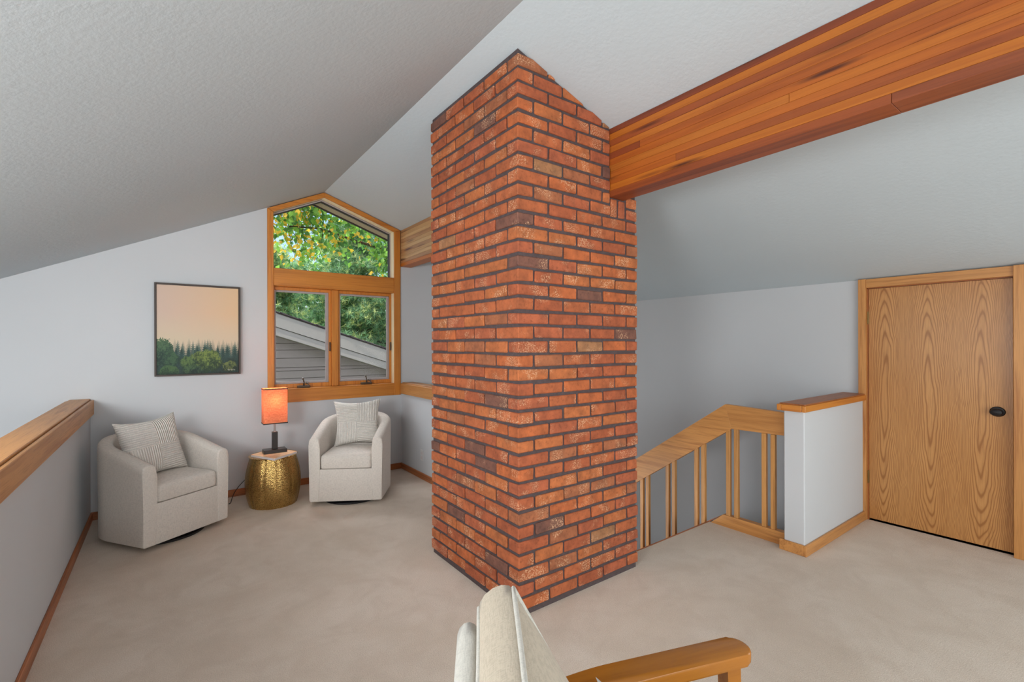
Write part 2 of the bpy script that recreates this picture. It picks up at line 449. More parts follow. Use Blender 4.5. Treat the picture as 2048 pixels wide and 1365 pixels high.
# half wall caps
def cap(n, x0, x1, y0, y1):
    r = empty(n); r['kind'] = 'structure'
    box('fascia', 'oakY', (x0 - 0.020, x0, y0, y1, 0.845, 0.962), r, 0.003)
    box('fascia', 'oakY', (x1, x1 + 0.020, y0, y1, 0.845, 0.962), r, 0.003)
    box('cap_board', 'oakY', (x0 + 0.002, x1 - 0.002, y0, y1, 0.937, 0.972), r, 0.003)
cap('trim_1', -0.615, -0.485, YB, YW - 0.001)
cap('trim_2', 2.140, 2.270, 2.866, YW - 0.022)
r = empty('trim_3'); r['kind'] = 'structure'
box('cap_board', 'oakwX', (3.330, 4.445, 1.310, 1.332, 0.948, 0.990), r, 0.003)
box('cap_board', 'oakwX', (3.330, 4.479, 1.462, 1.488, 0.948, 0.990), r, 0.003)
box('cap_board', 'oakwY', (3.330, 3.372, 1.333, 1.461, 0.948, 0.990), r, 0.003)
box('cap_panel', 'trimX', (3.352, 4.470, 1.318, 1.480, 0.990, 0.998), r, 0.002)
# baseboards
box('baseboard_left', 'trimY', (XL, XL + 0.014, YB, YW - 0.014, 0, 0.064), bev=0.003, kind='structure')
box('baseboard_window', 'trimX', (XL, XH, YW - 0.014, YW, 0, 0.064), bev=0.003, kind='structure')
box('baseboard_stair', 'trimY', (XH - 0.014, XH, 2.866, YW - 0.014, 0, 0.064), bev=0.003, kind='structure')
bm = bmesh.new()
bx(bm, 3.356, 4.442, 1.315, 1.333, 0, 0.070, 0.003); bx(bm, 3.356, 3.374, 1.333, 1.486, 0, 0.070, 0.003)
fin('baseboard_right', bm, 'oakX', kind='structure')

# ------------------------------------------------------------------ window
r = empty('window_1', (0, 0, 0)); r['kind'] = 'structure'
y0, y1 = 4.985, 5.004
ox0, ox1, ix0, ix1 = 0.781, 2.125, 0.834, 2.052
g = 0.006
poly('casing', 'oakwZ', [(ox0, 0.833), (ix0, 0.833), (ix0, zc(ix0) - 0.058), (ox0, zc(ox0) - g)], 'Y', y0, y1, r, 0.002)
poly('casing', 'oakwZ', [(ix1, 0.833), (ox1, 0.833), (ox1, zc(ox1) - g), (ix1, zc(ix1) - 0.058)], 'Y', y0, y1, r, 0.002)
poly('head_casing', 'oakwX', [(ox0 + .002, zc(ox0) - g), (ix0 + .001, zc(ix0) - 0.056), (RX, RZ - 0.056), (RX, RZ - g)], 'Y', y0 - 0.001, y1, r, 0.002)
poly('head_casing', 'oakwX', [(RX, RZ - g), (RX, RZ - 0.056), (ix1 - .001, zc(ix1) - 0.056), (ox1 - .002, zc(ox1) - g)], 'Y', y0 - 0.001, y1, r, 0.002)
box('transom', 'oakwX', (ix0, ix1, y0 + 0.006, 5.11, 1.972, 2.143), r, 0.004)
box('sill_apron', 'oakwX', (ix0, ix1, y0, y1, 0.833, 0.955), r, 0.002)
box('sill_board', 'oakwX', (ix0, ix1, y0 - 0.004, 5.14, 0.955, 0.966), r, 0.002)
# jamb liners
box('jamb', 'paleZ', (0.808, ix0 - 0.0, 5.005, 5.15, 0.966, 2.7), r)
box('jamb', 'paleZ', (ix1, 2.096, 5.005, 5.15, 0.966, zc(2.07) - 0.03), r)
poly('jamb', 'paleX', [(0.83, zc(0.83) - 0.05), (RX, RZ - 0.05), (RX, RZ - 0.02), (0.83, zc(0.83) - 0.02)], 'Y', 5.005, 5.15, r)
poly('jamb', 'paleX', [(RX, RZ - 0.05), (2.07, zc(2.07) - 0.05), (2.07, zc(2.07) - 0.02), (RX, RZ - 0.02)], 'Y', 5.005, 5.15, r)
# fixed upper light: metal frame and pane
def gable_frame(name, mat, a, b, ya, yb, parent):
    """frame following the pentagon, between insets a and b"""
    def ring(i):
        xa, xb = ix0 + i, ix1 - i; zb = 2.143 + i
        return [(xa, zb), (xb, zb), (xb, zc(xb) - 0.058 - i), (RX, RZ - 0.058 - i), (xa, zc(xa) - 0.058 - i)]
    A, B = ring(a), ring(b); bm = bmesh.new()
    va = [[bm.verts.new((p[0], y, p[1])) for p in A] for y in (ya, yb)]
    vb = [[bm.verts.new((p[0], y, p[1])) for p in B] for y in (ya, yb)]
    for k in range(5):
        j = (k + 1) % 5
        bm.faces.new([va[0][k], va[0][j], vb[0][j], vb[0][k]]); bm.faces.new([va[1][j], va[1][k], vb[1][k], vb[1][j]])
        bm.faces.new([vb[0][k], vb[0][j], vb[1][j], vb[1][k]]); bm.faces.new([va[0][j], va[0][k], va[1][k], va[1][j]])
    return fin(name, bm, mat, parent)
gable_frame('upper_frame', 'sashmetal', -0.004, 0.010, 5.095, 5.145, r)
gable_frame('upper_gasket', 'gasket', 0.010, 0.017, 5.100, 5.140, r)
pts = [(ix0 + .014, 2.157), (ix1 - .014, 2.157), (ix1 - .014, zc(ix1) - .072), (RX, RZ - .072), (ix0 + .014, zc(ix0) - .072)]
poly('pane', 'glass', pts, 'Y', 5.118, 5.121, r)
# mullion and casements
box('mullion', 'oakwZ', (1.392, 1.458, 5.046, 5.15, 0.967, 1.971), r, 0.004)
def ringbox(name, mat, x0, x1, z0, z1, w, ya, yb, parent, bev=0.002):
    bm = bmesh.new()
    wl_, wr_, wb_, wt_ = w
    bx(bm, x0, x0 + wl_, ya, yb, z0, z1, bev); bx(bm, x1 - wr_, x1, ya, yb, z0, z1, bev)
    bx(bm, x0 + wl_, x1 - wr_, ya, yb, z0, z0 + wb_, bev); bx(bm, x0 + wl_, x1 - wr_, ya, yb, z1 - wt_, z1, bev)
    return fin(name, bm, mat, parent)
for (a, b, zs) in ((0.834, 1.392, 0.0), (1.458, 2.052, 0.0)):
    s = ringbox('sash_frame', 'oakwZ', a, b, 0.967, 1.971, (0.022, 0.022, 0.040, 0.030), 5.075, 5.15, r)
    ringbox('sash_screen_frame', 'sashmetal', a + 0.022, b - 0.022, 1.007, 1.941, (0.014, 0.030, 0.022, 0.020), 5.090, 5.105, s)
    box('pane', 'glass', (a + 0.03, b - 0.05, 5.125, 5.128, 1.02, 1.93), s)
    for zz in (1.33,):
        box('sash_lock', 'bronze', (b - 0.020, b - 0.008, 5.060, 5.075, zz, zz + 0.095), s, 0.003)
def crank(cx):
    bm = bmesh.new()
    bx(bm, cx - 0.062, cx + 0.058, 5.02, 5.052, 0.966, 0.990, 0.005)
    tube(bm, [(cx, 5.035, 0.985), (cx, 5.028, 1.012), (cx + 0.012, 5.022, 1.018), (cx + 0.045, 5.016, 0.997)], [0.009, 0.008, 0.007, 0.005], 8)
    tube(bm, [(cx + 0.004, 5.028, 1.008), (cx - 0.010, 5.024, 1.052)], [0.007, 0.005], 8)
    tube(bm, [(cx - 0.010, 5.024, 1.048), (cx - 0.013, 5.022, 1.066)], 0.008, 8)
    return fin('crank_handle', bm, 'bronze', r, 40)
crank(1.115); crank(1.752)

# ------------------------------------------------------------------ door
r = empty('door_1', (0, 0, 0)); r['kind'] = 'structure'
def doormat():
    m, nt, ns, ls, b = newmat('oak_veneer_door')
    tc = ns.new('ShaderNodeTexCoord'); sx = ns.new('ShaderNodeSeparateXYZ'); ls.new(tc.outputs['Object'], sx.inputs[0])
    def M_(op, a, bb=None):
        n = ns.new('ShaderNodeMath'); n.operation = op
        for k, q in enumerate((a, bb)):
            if q is None: continue
            if hasattr(q, 'is_output'): ls.new(q, n.inputs[k])
            else: n.inputs[k].default_value = q
        return n.outputs[0]
    Y, Z = sx.outputs['Y'], sx.outputs['Z']
    wob = noise(ns, ls, coords(ns, ls, (1, 3.0, 1.2)), 1.6, 3, 0.5)
    wob2 = noise(ns, ls, coords(ns, ls, (1, 20.0, 5.0)), 1.0, 3, 0.6)
    lam = 0.268; yc0 = 1.205
    ph = M_('DIVIDE', M_('SUBTRACT', Y, yc0), lam)
    ph = M_('ADD', ph, M_('MULTIPLY', M_('SUBTRACT', wob, 0.5), 0.30))
    c1 = M_('MULTIPLY', M_('ABSOLUTE', M_('SUBTRACT', M_('FRACT', M_('ADD', ph, 40.5)), 0.5)), 2.0)    # 0 at the flame centres, 1 between them
    c1 = M_('POWER', c1, 1.7)
    zz = M_('SUBTRACT', Z, 0.98); z2 = M_('MULTIPLY', M_('MULTIPLY', zz, zz), 2.2)
    f = M_('ADD', M_('MULTIPLY', c1, 4.2), z2)
    f = M_('ADD', f, M_('MULTIPLY', wob2, 0.07))
    s = M_('SINE', M_('MULTIPLY', f, 19.0))
    line = ramp(ns, ls, M_('ADD', M_('MULTIPLY', s, 0.5), 0.5), [(0.0, 0.85), (0.30, 0.2), (1.0, 0.0)])
    n1 = noise(ns, ls, coords(ns, ls, (1, 160, 6)), 1.0, 2)
    n2 = noise(ns, ls, coords(ns, ls, (1, 5, 1.2)), 1.0, 3)
    base = mixrgb(ns, ls, n2, lin((188, 130, 72)), lin((212, 158, 98)))
    base = mixrgb(ns, ls, line, base, lin((150, 94, 46)))
    base = mixrgb(ns, ls, ramp(ns, ls, n1, [(0.35, 0.4), (0.5, 0.0)]), base, lin((150, 98, 52)))
    ls.new(base, b.inputs['Base Color']); b.inputs['Roughness'].default_value = 0.33
    bump(ns, ls, b, n1, 0.06, 0.002)
    return m
MAT['door'] = doormat()
leaf = box('door_leaf', 'door', (4.487, 4.522, 0.517, 1.306, 0.012, 1.829), r, 0.002)
box('casing', 'oakZ', (4.440, XR - .001, 1.3127, 1.3627, 0.0, 1.905), r, 0.002)
box('head_casing', 'oakY', (4.444, XR - .001, 0.510, 1.312, 1.836, 1.903), r, 0.002)
box('casing', 'oakZ', (4.425, XR - .001, 0.405, 0.510, 0.0, 1.903), r, 0.002)
box('door_jamb', 'trimZ', (4.481, 4.60, 1.307, 1.315, 0.0, 1.838), r)
box('door_jamb', 'trimZ', (4.481, 4.60, 0.508, 0.515, 0.0, 1.838), r)
box('door_jamb', 'trimY', (4.481, 4.60, 0.508, 1.315, 1.831, 1.838), r)
for zz in (0.29, 1.55):
    bm = bmesh.new()
    tube(bm, [(4.480, 1.309, zz), (4.480, 1.309, zz + 0.1)], 0.006, 10)
    for k in range(4): tube(bm, [(4.480, 1.309, zz + 0.012 + k * 0.025), (4.480, 1.309, zz + 0.014 + k * 0.025)], 0.0068, 10)
    tag(fin('hinge', bm, 'hinge', r, 40), 'small aged brass hinge')
bm = bmesh.new()
prof = [(0.0, 0.0), (0.031, 0.0), (0.034, 0.004), (0.030, 0.010), (0.012, 0.013), (0.011, 0.026), (0.018, 0.032), (0.027, 0.042), (0.029, 0.052), (0.024, 0.062), (0.012, 0.067), (0.0005, 0.068)]
lathe(bm, [(max(a, 0.0005), b) for a, b in prof], 24)
for v in bm.verts:
    x, y, z = v.co; v.co = (4.487 - z, 0.590 + x * 1.15, 0.937 + y * (0.85 if z > 0.02 else 1))
kn = fin('door_knob', bm, 'black', leaf, 40); kn['label'] = 'dark oval door knob'
box('latch_plate', 'hinge', (4.478, 4.484, 0.5085, 0.5115, 0.90, 0.96), r)

# ------------------------------------------------------------------ chimney
X0, X1, Yc0, Yc1 = 1.439, 2.376, 1.894, 2.862
ch = empty('brick_chimney', ((X0 + X1) / 2, (Yc0 + Yc1) / 2, 0), 0, 'tall square red brick chimney with dark mortar in the middle of the room', 'chimney')
def loc_parent(o, p):
    o.parent = p; o.matrix_parent_inverse = Matrix.Translation(-p.location); return o
RN = Vector((SR, 0, 1)).normalized(); RC = (RX, 0, RZ - 0.002)
bm = bmesh.new()
bx(bm, X0 + 0.009, 2.133, Yc0 + 0.009, Yc1 - 0.009, 0.0, 3.2)
bx(bm, 2.133, X1 - 0.009, Yc0 + 0.009, Yc1 - 0.009, 0.0, 2.275)
bx(bm, 2.259, X1 - 0.009, Yc0 + 0.009, Yc1 - 0.009, 2.275, 3.2)
cut_above(bm, RC, RN)
loc_parent(fin('mortar_core', bm, 'mortar'), ch)
CH, CZ = 0.05256 * 1.4, 0.0173 * 1.4
JB = 0.0080  # half bed joint
BX0, BX1, BZ0 = 2.134, 2.258, 2.276   # beam
leftA = [1.4985, 1.656, 1.812, 1.968]; leftB = [1.422, 1.579, 1.737, 1.894]
rightA = [1.104, 1.252, 1.402, 1.552]; rightB = [1.177, 1.327, 1.476, 1.626]
bricks = []      # (x0,x1,y0,y1,z0,z1,size)
hid = []
D = 0.096; j = 0.0062
for n in range(0, 42):
    z0, z1 = CZ + CH * n, CZ + CH * (n + 1)
    if z0 > zc(X0): break
    A = (n % 2 == 1)
    L = [v * 1.4 for v in (leftA if A else leftB)]; Rr = [v * 1.4 for v in (rightA if A else rightB)]
    def add(x0, x1, y0, y1, w, lst=bricks, za=None, zb=None):
        if (za or z0) + (0.045 if x0 == X0 else 0.015) > zc(x0): return
        lst.append((x0, x1, y0, y1, (za or z0) + JB, (zb or z1) - JB, w))
    # corner brick
    if A: add(X0, X0 + D, Yc0, L[0] - j, 0.3)
    else: add(X0, Rr[0] - j, Yc0, Yc0 + D, 0.3)
    # left face
    ys = L + [Yc1]
    if not A: pass
    first = L[0]
    for k in range(len(ys) - 1):
        a, b = ys[k] + j, ys[k + 1] - (j if k < len(ys) - 2 else 0)
        add(X0, X0 + D, a, b, (b - a))
    if not A: pass
    if A:
        # header seen on the right face belongs to the corner brick: its width is D; fill up to the joint
        xs = [X0 + D + 2 * j] + []
    xs = Rr + [X1]
    for k in range(len(xs) - 1):
        a, b = xs[k] + j, xs[k + 1] - (j if k < len(xs) - 2 else 0)
        if z1 > BZ0 + 0.004:                       # the beam passes here
            if a > BX0 - 0.03: continue
            b = min(b, BX0 - 0.003)
        elif z0 > 2.14 and z0 < 2.17 and b > BX0:  # course of the soldiers under the beam
            if a < BX0: b = BX0 - 0.003
            else: continue
        add(a, b, Yc0, Yc0 + D, (b - a))
    # sides turned away from the camera
    yy = Yc0 + D + j * 2
    m_ = [yy, 2.10, 2.32, 2.54, Yc1 - 0.0] if A else [yy, 2.21, 2.43, 2.65, Yc1 - 0.0]
    for k in range(4): add(X1 - D, X1, m_[k] + j, m_[k + 1] - (j if k < 3 else 0), 0, hid)
    xx = X0 + D + j * 2
    m_ = [xx, 1.65, 1.87, 2.09, X1 - D - j] if A else [xx, 1.76, 1.98, 2.20, X1 - D - j]
    for k in range(4):
        a, b = m_[k] + j, m_[k + 1] - j
        if z1 > BZ0 + 0.004:
            if b > BX0: b = min(b, BX0 - 0.003)
            if b - a < 0.02: continue
        add(a, b, Yc1 - D, Yc1, 0, hid)
# corner headers so that they reach the joints measured on both faces
out = []
for b in bricks:
    x0, x1, y0_, y1_, a, c, w = b
    if w == 0.3:
        if x1 - x0 < 0.12: x1 = 1.104 * 1.4 - j
        else: y1_ = 1.422 * 1.4 - j
    out.append((x0, x1, y0_, y1_, a, c, w))
bricks = out
# soldier bricks below the beam and the little stack beside them
bricks += [(2.138, 2.194, Yc0, Yc0 + D, 2.166, 2.270, 0.06), (2.208, 2.262, Yc0, Yc0 + D, 2.166, 2.268, 0.06),
           (2.281, X1, Yc0, Yc0 + D, 2.166, 2.226, 0.09), (2.281, X1, Yc0, Yc0 + D, 2.238, 2.298, 0.09)]
def brick_bm(bm, b, mi=0):
    x0, x1, y0_, y1_, z0, z1, w = b
    js = [random.uniform(-0.0022, 0.0022) for _ in range(6)]
    p = random.uniform(-0.002, 0.003)
    t_ = bmesh.new()
    vs = bx(t_, x0 - (p if x0 == X0 else 0), x1 + (p if x1 == X1 else 0), y0_ - (p if y0_ == Yc0 else 0), y1_, z0 + js[0], z1 + js[1])
    for v in vs:
        v.co.z += random.uniform(-0.003, 0.003); v.co.x += random.uniform(-0.0022, 0.0022); v.co.y += random.uniform(-0.0018, 0.0018)
    bmesh.ops.bevel(t_, geom=t_.edges[:], offset=0.0048, segments=1, profile=0.5, affect='EDGES')
    if z1 > zc(x1) - 0.01: cut_above(t_, RC, RN)
    if len(t_.verts) < 4: t_.free(); return False
    me = bpy.data.meshes.new('tmp'); t_.to_mesh(me); t_.free()
    k = len(bm.faces); bm.from_mesh(me); bpy.data.meshes.remove(me); bm.faces.ensure_lookup_table()
    for f in bm.faces[k:]: f.material_index = mi
    return True
def seen(b):
    cx, cy, cz = (b[0] + b[1]) / 2, (b[2] + b[3]) / 2, (b[4] + b[5]) / 2
    return b[6] / (cx * cx + cy * cy + (cz - 1.4) ** 2)
bricks.sort(key=seen, reverse=True)
for b in bricks[:300]:
    bm = bmesh.new()
    if brick_bm(bm, b):
        loc_parent(fin('brick', bm, 'brick%d' % random.choices(range(8), BW)[0]), ch)
    else: bm.free()
bm = bmesh.new()
for b in bricks[300:] + hid: brick_bm(bm, b, random.choices(range(8), BW)[0])
o = fin('brickwork', bm, ['brick%d' % i for i in range(8)]); o['kind'] = 'stuff'; loc_parent(o, ch)

# ------------------------------------------------------------------ beam
be = empty('ceiling_beam', (2.196, 0, BZ0), 0, 'long reddish laminated timber beam under the right ceiling slope, running into the chimney', 'beam')
LC = [((158, 82, 46), (118, 54, 28)), ((206, 118, 36), (184, 96, 26)), ((172, 88, 38), (136, 62, 26)), ((190, 102, 34), (158, 76, 26)),
      ((200, 112, 36), (172, 86, 26)), ((190, 100, 32), (160, 76, 24)), ((182, 94, 34), (146, 68, 24)), ((202, 116, 40), (174, 90, 30)), ((164, 82, 38), (124, 58, 28)), ((150, 72, 38), (112, 50, 28)), ((146, 70, 38), (110, 50, 28))]
def beammat(i, a, b_, k):
    m = wood('beam_lamination_%d_%d' % (i, k), tuple(v * .88 for v in lin(a)), tuple(v * .88 for v in lin(b_)), 'Y', fine=30, along=1.0, rough=0.45, off=(i * 1.3 + k, i * 2.1 + k * 5, i), pores=0.25)
    nt = m.node_tree; ns, ls = nt.nodes, nt.links; b = ns['Principled BSDF']
    src = b.inputs['Base Color'].links[0].from_socket
    vo = node(ns, 'ShaderNodeTexVoronoi', i_Scale=1.0); vo.inputs['Randomness'].default_value = 1.0
    ls.new(coords(ns, ls, (3, 1.7, 18), (i * 3.1, i * 1.37 + k, i * .77)), vo.inputs['Vector'])
    kn_ = ramp(ns, ls, vo.outputs['Distance'], [(0.07, 0.95), (0.15, 0.5), (0.26, 0.0)])
    ls.new(mixrgb(ns, ls, kn_, src, lin((74, 30, 16))), b.inputs['Base Color'])
    MAT['beam%d_%d' % (i, k)] = m
    return m
splits = [0.55, None, 1.45, None, 0.9, None, 1.68, None, None, -0.4, None]
for i in range(11):
    za, zb = BZ0 + i * 0.0375, BZ0 + (i + 1) * 0.0375
    if za > zc(BX0): break
    sp = splits[i]
    segs = [(YB, 2.1993)] if sp is None else [(YB, sp - 0.0007), (sp + 0.0007, 2.1993)]
    segs.append((2.2007, YW - 0.001))
    for k, (a, b_) in enumerate(segs):
        c = LC[i] if k == 0 else LC[(i + 3) % 11 if i else 8]
        if a > 2.2: c = (((214, 166, 112), (182, 130, 80)), ((196, 146, 98), (158, 108, 66)), ((222, 178, 124), (196, 146, 94)))[i % 3] if i else LC[1]  # beyond the chimney: window glare on the beam put into paler wood colours
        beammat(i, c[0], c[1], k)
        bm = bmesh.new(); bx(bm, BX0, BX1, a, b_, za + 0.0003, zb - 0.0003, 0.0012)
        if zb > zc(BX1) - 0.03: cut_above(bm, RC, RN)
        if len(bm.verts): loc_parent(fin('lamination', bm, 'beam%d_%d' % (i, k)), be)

# ------------------------------------------------------------------ stairs and railing
SX0, SX1, SLP = 3.428, 3.462, -0.69
st = empty('staircase', (2.85, 2.04, 0), 0, 'carpeted stairs going down behind the brick chimney', 'stairs')
run, rise = 0.265, 0.183
for k in range(11):
    ya = 2.04 + k * run
    if ya + run > YW: break
    loc_parent(box('step', 'carpet', (2.272, 3.424, ya, ya + run + 0.02, -0.183 * (k + 1) - 0.30, -0.183 * (k + 1), ), bev=0.012, seg=2), st)
rl = empty('stair_railing', (3.445, 2.0, 0), 0, 'oak stair railing with paired square balusters between the chimney and the low white wall', 'railing')
yk, yr0, yr1 = 1.905, 1.464, 4.95
loc_parent(poly('handrail', 'oakY', [(yr0, 0.920), (yk, 0.936), (yk - 0.048, 0.755), (yr0, 0.762)], 'X', SX0 - 0.002, SX1 + 0.002, bev=0.0008), rl)
m_ = wood('oak_sloping_rail', OA, OB, 'Y', off=(0, 2, 4)); MAT['oakslope'] = m_
for n_ in m_.node_tree.nodes:
    if n_.type == 'MAPPING': n_.inputs['Rotation'].default_value = (0.0, 0, 0)
loc_parent(poly('sloping_handrail', 'oakslope', [(yk, 0.936), (yr1, 0.936 + SLP * (yr1 - yk)), (yr1, 0.936 + SLP * (yr1 - yk) - 0.215), (yk - 0.048, 0.755)], 'X', SX0 - 0.002, SX1 + 0.002, bev=0.0008), rl)
# curb on the floor and the stringer that follows the stairs
loc_parent(poly('bottom_rail', 'oakY', [(yr0, -0.004), (2.030, -0.004), (1.925, 0.090), (yr0, 0.090)], 'X', SX0 - 0.002, SX1 + 0.014, bev=0.002), rl)
loc_parent(poly('stringer', 'trimY', [(1.927, 0.088), (yr1, 0.088 + SLP * (yr1 - 1.927)), (yr1, 0.088 + SLP * (yr1 - 1.927) - 0.30), (2.04, -0.30), (2.04, -0.001)], 'X', SX0, SX1 + 0.012), rl)
for cy in [1.592, 1.857, 2.125, 2.395, 2.662, 2.93, 3.20, 3.47, 3.74, 4.01, 4.28, 4.55]:
    for d_ in (-0.031, 0.031):
        y_ = cy + d_; w = 0.0155
        top = 0.757 if y_ < 1.85 else 0.936 + SLP * (y_ - yk) - 0.205
        bot = 0.090 if y_ < 1.92 else 0.088 + SLP * (y_ - 1.927) - 0.012
        loc_parent(box('baluster', 'balu', (SX0 + 0.004, SX1 - 0.001, y_ - w, y_ + w, bot, top), bev=0.002), rl)
box('trim_4', 'trimX', (2.385, SX0 - 0.003, 2.037, 2.049, -0.18, 0.001), kind='structure')

# ------------------------------------------------------------------ framed print
def paint_print(n=240):
    img = np.zeros((n, n, 3)); U, V = np.meshgrid((np.arange(n) + .5) / n, (np.arange(n) + .5) / n)   # V from top
    c_tl, c_tr, c_m = np.array((210, 184, 168.)), np.array((222, 188, 150.)), np.array((212, 194, 168.))
    img[:] = c_tl * (1 - U[..., None]) + c_tr * U[..., None]
    k = np.clip((V - 0.3) / 0.3, 0, 1)[..., None]; img = img * (1 - k) + c_m * k
    r_ = np.random.default_rng(3)
    low = r_.random((12, 12)); 
    def up_(a):
        xs = np.linspace(0, a.shape[0] - 1.001, n); i = xs.astype(int); f = xs - i
        b = a[i] * (1 - f)[:, None] + a[i + 1] * f[:, None]
        return b[:, i] * (1 - f) + b[:, i + 1] * f
    nz = up_(low) * .3 + up_(r_.random((34, 34))) * .42 + up_(r_.random((110, 110))) * .5
    def conifer(cx, top, h, w, col, mist):
        t_ = np.clip((V - top) / h, 0, 1)
        wid = w * (0.04 + t_) * (0.72 + 0.28 * np.sin(t_ * 60 + cx * 40)) * (0.8 + .4 * nz)
        m = (np.abs(U - cx) < wid) & (V > top)
        fade = np.clip((V - top) / mist, 0, 1) ** 0.8
        a = (m * fade * 0.93)[..., None]
        return img * (1 - a) + (np.array(col) * (0.75 + 0.5 * nz[..., None])) * a
    for cx in np.linspace(0, 1, 16): img = conifer(cx + r_.normal() * .02, 0.585 + r_.random() * .04, .15, .05, (110, 112, 98), .22)
    for cx in np.linspace(0.2, 1.02, 17): img = conifer(cx + r_.normal() * .015, 0.60 + r_.random() * .06, .2, .05, (62, 84, 78), .10)
    for cx in np.linspace(0.22, 1.0, 13): img = conifer(cx + r_.normal() * .02, 0.66 + r_.random() * .05, .2, .055, (42, 66, 62), .05)
    def blob(cx, cy, rx, ry, ca, cb):
        d = ((U - cx) / rx) ** 2 + ((V - cy) / ry) ** 2 + (nz - .6) * 1.1
        a = np.clip((1 - d) * 8, 0, 1)[..., None]
        lit = np.clip(0.5 - (V - cy) / ry * .6 + (nz - .6) * 2.2, 0, 1)[..., None]
        return img * (1 - a) + (np.array(ca) * lit + np.array(cb) * (1 - lit)) * a
    k = np.clip((V - .80) / .06, 0, 1)[..., None]; img = img * (1 - k) + np.array((40, 58, 54.)) * (0.6 + .7 * nz[..., None]) * k
    img = blob(.05, .76, .15, .17, (78, 106, 76), (34, 58, 52))
    img = blob(.16, .84, .10, .10, (66, 96, 68), (34, 58, 52))
    img = blob(.58, .86, .22, .13, (120, 138, 70), (44, 64, 46))
    img = blob(.36, .88, .10, .08, (92, 116, 66), (36, 58, 48))
    img = blob(.88, .93, .10, .07, (112, 124, 72), (38, 54, 46))
    img = blob(.14, .97, .13, .08, (72, 102, 64), (34, 56, 44))
    img = blob(.42, .97, .13, .07, (74, 100, 66), (30, 48, 44))
    sg = (np.abs(V - .968 - .004 * np.sin(U * 160)) < .004) & (U > .86) & (U < .96) & (np.sin(U * 300) > -.4)
    img[sg] = (190, 190, 180)
    return np.clip(img, 0, 255)
pic = empty('framed_print', (0.235, 4.99, 1.53), 0, 'square framed print of a misty forest under a peach sky on the window wall', 'picture')
px0, px1, pz0, pz1 = -0.080, 0.552, 1.132, 1.930
bm = bmesh.new(); w = 0.014; ya, yb = 4.955, 5.004
bx(bm, px0, px0 + w, ya, yb, pz0, pz1, .001); bx(bm, px1 - w, px1, ya, yb, pz0, pz1, .001)
bx(bm, px0 + w, px1 - w, ya, yb, pz0, pz0 + w, .001); bx(bm, px0 + w, px1 - w, ya, yb, pz1 - w, pz1, .001)
loc_parent(fin('frame', bm, 'frame'), pic)
N = 240; im = paint_print(N)
ax = np.linspace(px0 + w + .002, px1 - w - .002, N + 1); az = np.linspace(pz1 - w - .002, pz0 + w + .002, N + 1)
verts = [(x, 4.964, z) for z in az for x in ax]
faces = [(r_ * (N + 1) + c, (r_ + 1) * (N + 1) + c, (r_ + 1) * (N + 1) + c + 1, r_ * (N + 1) + c + 1) for r_ in range(N) for c in range(N)]
m, nt, ns, ls, b = newmat('forest_print')
at = ns.new('ShaderNodeVertexColor'); at.layer_name = 'ink'; ls.new(at.outputs[0], b.inputs['Base Color']); b.inputs['Roughness'].default_value = 0.7
MAT['print'] = m
o = raw('print_sheet', verts, faces, 'print')
ca = o.data.color_attributes.new('ink', 'FLOAT_COLOR', 'CORNER')
s_ = im.reshape(-1, 3) / 255; l_ = np.where(s_ <= 0.04045, s_ / 12.92, ((s_ + 0.055) / 1.055) ** 2.4)
l4 = np.concatenate([l_, np.ones((len(l_), 1))], 1).repeat(4, axis=0)
ca.data.foreach_set('color', l4.astype(np.float32).ravel())
loc_parent(o, pic)
loc_parent(box('backing', 'black', (px0 + w, px1 - w, 4.966, 5.003, pz0 + w, pz1 - w)), pic)

# ------------------------------------------------------------------ swivel chairs (local: x width, y depth to the back, origin front centre)
HW, DEP = 0.308, 0.70
def ucurve(off, n=40):
    """outer plan curve inset by off, from the front left corner round the back to the front right"""
    R = HW + 0.012 - off; cy = DEP - (HW + 0.012); pts = []
    for k in range(9):
        y_ = cy * k / 8; pts.append((-(HW - off + 0.012 * (k / 8)), y_))
    for k in range(1, n): 
        a = math.pi * k / n; pts.append((-R * math.cos(a), cy + R * math.sin(a)))
    for k in range(8, -1, -1):
        y_ = cy * k / 8; pts.append(((HW - off + 0.012 * (k / 8)), y_))
    return pts
def shell_mesh():
    bm = bmesh.new(); base = ucurve(0); n = len(base); L_ = [0]
    for a, b in zip(base, base[1:]): L_.append(L_[-1] + math.dist(a, b))
    rows = []
    T = 0.085
    sect = [(0.012, 0.034, 0), (0.0, 0.045, 0), (0.0, 0.30, 0), (-0.004, -0.06, 1), (-0.002, -0.022, 1), (0.010, -0.006, 1), (0.030, 0.0, 1), (T - 0.030, -0.001, 1), (T - 0.008, -0.010, 1), (T, -0.030, 1), (T + 0.004, -0.09, 1), (T + 0.004, 0.30, 0), (T, 0.20, 0), (T - 0.004, 0.034, 0)]
    for i in range(n):
        s = min(L_[i], L_[-1] - L_[i]) / (L_[-1] / 2)
        h = 0.585 + 0.145 * math.sin(min(1, s * 1.08) * math.pi / 2) ** 1.1
        row = []
        for off, z, rel in sect:
            p = ucurve(off)[i]; row.append(bm.verts.new((p[0], p[1], h + z if rel else z)))
        rows.append(row)
    for a, b in zip(rows, rows[1:]):
        for k in range(len(sect) - 1): bm.faces.new([a[k], b[k], b[k + 1], a[k + 1]])
        bm.faces.new([a[-1], b[-1], b[0], a[0]])
    bm.faces.new(rows[0]); bm.faces.new(rows[-1][::-1])
    es = [e for e in bm.edges if all(abs(v.co.y) < 1e-5 for v in e.verts)]
    bmesh.ops.bevel(bm, geom=es, offset=0.010, segments=3, profile=0.5, affect='EDGES')
    return bm
